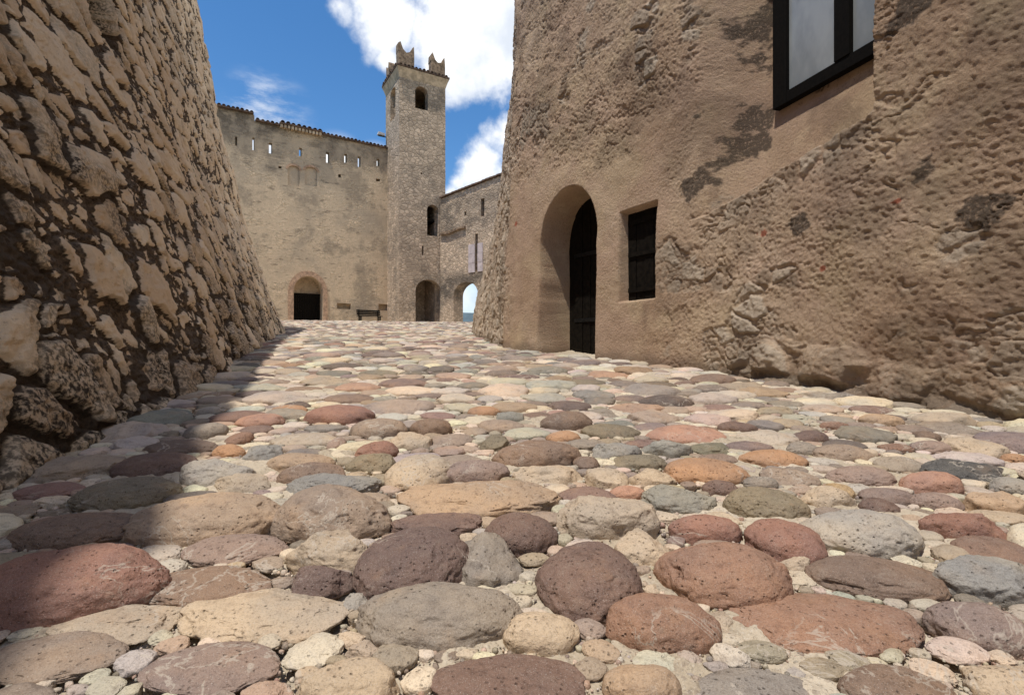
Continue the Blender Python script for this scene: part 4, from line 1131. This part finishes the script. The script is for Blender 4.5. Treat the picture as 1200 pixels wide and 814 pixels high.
    # floodlight on the side of the tower
    lp = TA + (TC - TA) * .93; z = (HY - 160) / F * 35.3
    fl = empty('floodlight', (lp[0] - FL.u[0] * .02, lp[1] - FL.u[1] * .02, z))
    mb = MB(); mb.box((-.55 * FL.u[0], -.55 * FL.u[1], -.02), (FL.u[0] * .55, FL.u[1] * .55, 0), (FL.n[0] * .06, FL.n[1] * .06, 0), (0, 0, .05)); mb.build('bracket', M['iron'], fl)
    mb = MB(); q = np.array([-FL.u[0] * .62, -FL.u[1] * .62]) - FL.n * .1
    mb.prism([(q[0], q[1], .06), (q[0] + FL.u[0] * .5, q[1] + FL.u[1] * .5, .06), (q[0] + FL.u[0] * .5, q[1] + FL.u[1] * .5, .20), (q[0] + FL.u[0] * .06, q[1] + FL.u[1] * .06, .26)], (FL.n[0] * .28, FL.n[1] * .28, 0)); mb.build('lamp_housing', M['lamp'], fl, .01)
    tag(fl, 'small pale floodlight on a bracket at the side of the tower', 'floodlight')
build_tower()

# ---- gate wall
def build_gate():
    L = GW; root = empty('gate_wall', L.P(3, 0, 1.5)); uE = L.L + 7
    uJ = L.at(554)[0]
    outer = subdiv([(0, .9), (uE, .9), (uE, 10.35), (L.L, 10.28), (0, 9.92)], .7, .012, rg); H = []
    a, _ = L.at(531.5); b, _ = L.at(560); _, zt = L.at(546, 330)
    H.append((arch_loop(a, b, 1.0, zt - .85, zt), None))
    a, z1 = L.at(563.5, 233); b, z0 = L.at(567.5, 253); H.append((rect_loop(a, b, z0, z1), .4))
    a, z1 = L.at(544, 248); b, z0 = L.at(546.5, 252.5); H.append((rect_loop(a, b, z0, z1), .3))
    a, z1 = L.at(556.8, 274); b, z0 = L.at(560, 326)
    wa, wz1, wz0, wb = a, z1, z0 + .45, b
    H.append((rect_loop(wa, wb, wz0, wz1), .5))
    mb = MB(); panel(mb, L.A, L.u, L.n, .85, outer, H)
    def weather(co):
        z = co[:, 2] + 1.5
        return .75 * sstep(6.9, 7.8, z) * sstep(10.0, 9.2, z) * .8 + .8 * sstep(5.2, 4.4, z) * sstep(2.4, 3.6, z)
    local(root, mb); finish(mb, 'masonry', M['gatewall'], root, weather)
    tm = MB(); ln = Line(L.A, L.B); v0 = []
    # sloping coping of tiles
    n = 40
    for k in range(n):
        u = uE * k / n; z = np.interp(u, [0, L.L, uE], [9.95, 10.31, 10.38]) ; w = uE / n
        tm.box(L.P(u + .006, -.14 + rg.uniform(-.02, .02), z + .01 + rg.uniform(-.01, .01)), tuple(np.append(L.u * (w - .012), 0)), tuple(np.append(L.n * 1.1, 0)), (0, 0, .09))
    local(root, tm).build('coping', M['tile'], root)
    # broken corbel ledge
    mb = MB(); a, z = L.at(517, 275); b, _ = L.at(546)
    pr = [(a, z - .02), (a + .8, z - .1), (b - .5, z + .07), (b, z + .05), (b, z + .22), (a + 1.0, z + .12), (a, z + .1)]
    mb.prism([L.P(u, -.18, zz) for u, zz in pr], tuple(np.append(L.n * .178, 0))); local(root, mb).build('broken_ledge', M['mer'], root, .02)
    # pale marble jambs either side of the slot
    for u0, u1 in ((L.at(549.3)[0], wa - .006), (wb + .006, L.at(566)[0])):
        mb = MB(); zz = wz0 - .05; hts = ((wz1 - .62) - zz) / 3
        for k in range(3): mb.box(L.P(u0, -.04 - .006 * (k % 2), zz + k * hts + .008), tuple(np.append(L.u * (u1 - u0), 0)), tuple(np.append(L.n * .036, 0)), (0, 0, hts - .016))
        local(root, mb).build('marble_jamb', M['marble'], root)
    tag(root, 'lower stone wall right of the tower with an open arch showing sky', 'castle wall')
build_gate()
print('courtyard', time.time() - T0)

# ------------------------------------------------------------------ camera, sky, sun
cam = bpy.data.objects.new('camera', bpy.data.cameras.new('camera')); COL.objects.link(cam)
cam.location = (0, 0, 0); cam.rotation_euler = (math.radians(90), 0, 0)
cam.data.lens = 18.0; cam.data.sensor_width = 36.0; cam.data.clip_start = .05; cam.data.clip_end = 20000
scene.camera = cam

SUN_AZ = math.radians(230)      # direction to the sun, from +x anticlockwise
SUN_EL = math.radians(71)
sun = bpy.data.objects.new('sun', bpy.data.lights.new('sun', 'SUN')); COL.objects.link(sun)
sun.data.energy = 3.0; sun.data.angle = math.radians(.5); sun.data.color = (1, .95, .865)
sd = Vector((math.cos(SUN_AZ) * math.cos(SUN_EL), math.sin(SUN_AZ) * math.cos(SUN_EL), math.sin(SUN_EL)))
sun.rotation_euler = sd.to_track_quat('Z', 'Y').to_euler(); sun.location = sd * 60

w = bpy.data.worlds.new('World'); scene.world = w; w.use_nodes = True
nt = w.node_tree; nt.nodes.clear(); N = nt.nodes.new
out = N('ShaderNodeOutputWorld'); sky = N('ShaderNodeTexSky'); sky.sky_type = 'NISHITA'; sky.sun_disc = False
sky.sun_elevation = SUN_EL; sky.sun_rotation = math.pi / 2 - SUN_AZ; sky.altitude = 300; sky.air_density = 1.0; sky.dust_density = .3; sky.ozone_density = 2.0
hsv = N('ShaderNodeHueSaturation'); hsv.inputs['Saturation'].default_value = 1.28; nt.links.new(sky.outputs[0], hsv.inputs['Color'])
bg = N('ShaderNodeBackground'); nt.links.new(hsv.outputs[0], bg.inputs[0]); bg.inputs[1].default_value = .115
cl = N('ShaderNodeBackground'); cl.inputs[1].default_value = .9
tc = N('ShaderNodeTexCoord'); DIR = tc.outputs['Generated']
def wn(scale, det, rough, off=(0, 0, 0), sc=(1, 1, 1)):
    m = N('ShaderNodeMapping'); m.inputs['Location'].default_value = off; m.inputs['Scale'].default_value = sc; nt.links.new(DIR, m.inputs[0])
    k = N('ShaderNodeTexNoise'); k.inputs['Scale'].default_value = scale; k.inputs['Detail'].default_value = det; k.inputs['Roughness'].default_value = rough
    nt.links.new(m.outputs[0], k.inputs['Vector']); return k.outputs['Fac']
def wm(op, a, b=0., c=0.):
    k = N('ShaderNodeMath'); k.operation = op
    for i, v in enumerate((a, b, c)):
        if hasattr(v, 'links'): nt.links.new(v, k.inputs[i])
        else: k.inputs[i].default_value = v
    return k.outputs[0]
def wr(f, a, b, va=0., vb=1.):
    k = N('ShaderNodeMapRange'); k.interpolation_type = 'SMOOTHSTEP'
    for i, v in enumerate((f, a, b, va, vb)):
        if hasattr(v, 'links'): nt.links.new(v, k.inputs[i])
        else: k.inputs[i].default_value = v
    return k.outputs[0]
def cblob(px, py, r, e=1.0):
    v = Vector(((px - 600) / F, 1, (HY - py) / F)).normalized()
    m = N('ShaderNodeVectorMath'); m.operation = 'DISTANCE'; nt.links.new(DIR, m.inputs[0]); m.inputs[1].default_value = v
    return wr(m.outputs['Value'], 0, r, e, 0)
def cdir(x, y, z, r, e):
    v = Vector((x, y, z)).normalized()
    m = N('ShaderNodeVectorMath'); m.operation = 'DISTANCE'; nt.links.new(DIR, m.inputs[0]); m.inputs[1].default_value = v
    return wr(m.outputs['Value'], 0, r, e, 0)
dens = None
for b in ((1, -.3, .5, .9, 1.0), (1, -1, .6, .8, .9), (.5, .1, 1, .6, .9), (.3, -1, .35, .6, .8)):  # unseen clouds to the right, behind and overhead, added for whiter fill light
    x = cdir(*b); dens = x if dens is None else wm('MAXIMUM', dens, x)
for b in ((560, 25, .20, 1.1), (440, 5, .13, 1.0), (612, 66, .10, .95), (402, 10, .07, .9), (455, 70, .05, .6), (565, 205, .12, .8), (590, 165, .09, .6), (700, -120, .36, .9), (530, 228, .06, .5), (900, 120, .4, .7), (1500, -300, .9, 1.0), (2600, 100, .8, .9), (700, -1500, .7, .8)):  # visible clouds, and ones outside the frame added to whiten the fill
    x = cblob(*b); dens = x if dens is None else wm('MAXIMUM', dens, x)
fb = wn(5.5, 9, .58, (1.3, .2, .7)); fine = wn(17, 6, .6, (.3, .2, .1))
gen = wr(wn(2.1, 3, .5, (4, 2, 8)), .55, .75, 0, .0)
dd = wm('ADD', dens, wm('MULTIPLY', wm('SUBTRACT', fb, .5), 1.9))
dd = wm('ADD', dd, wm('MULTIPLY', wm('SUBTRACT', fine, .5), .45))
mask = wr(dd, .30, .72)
mask = wm('MAXIMUM', mask, cblob(549, 352, .075, .75))
for b in ((310, 182, .05), (395, 192, .06), (440, 196, .05)): mask = wm('MAXIMUM', mask, wm('MULTIPLY', cblob(b[0], b[1], b[2], 1.6), wr(fb, .2, .6, .5, 1)))
wisp = wm('MULTIPLY', cblob(312, 135, .085, 1.3), wr(wn(9, 7, .65, (2, 0, 1), (1, 1, 3.2)), .42, .72))
mask = wm('MAXIMUM', mask, wm('MULTIPLY', wisp, .62))
shade = wr(wm('ADD', wn(6.5, 7, .55, (1.35, .2, .62)), wm('MULTIPLY', dens, .12)), .40, .66)
mixc = N('ShaderNodeMix'); mixc.data_type = 'RGBA'; nt.links.new(shade, mixc.inputs[0])
mixc.inputs[6].default_value = (.62, .67, .75, 1); mixc.inputs[7].default_value = (1.0, 1.0, 1.0, 1); nt.links.new(mixc.outputs[2], cl.inputs[0])
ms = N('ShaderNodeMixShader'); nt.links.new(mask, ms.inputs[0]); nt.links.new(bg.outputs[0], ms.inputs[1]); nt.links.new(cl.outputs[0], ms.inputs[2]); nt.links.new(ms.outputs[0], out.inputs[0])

scene.view_settings.view_transform = 'Standard'; scene.view_settings.look = 'None'; scene.view_settings.exposure = .52; scene.view_settings.gamma = 1
scene.cycles.max_bounces = 8; scene.cycles.diffuse_bounces = 5
scene.cycles.use_denoising = True
print('total script', time.time() - T0)
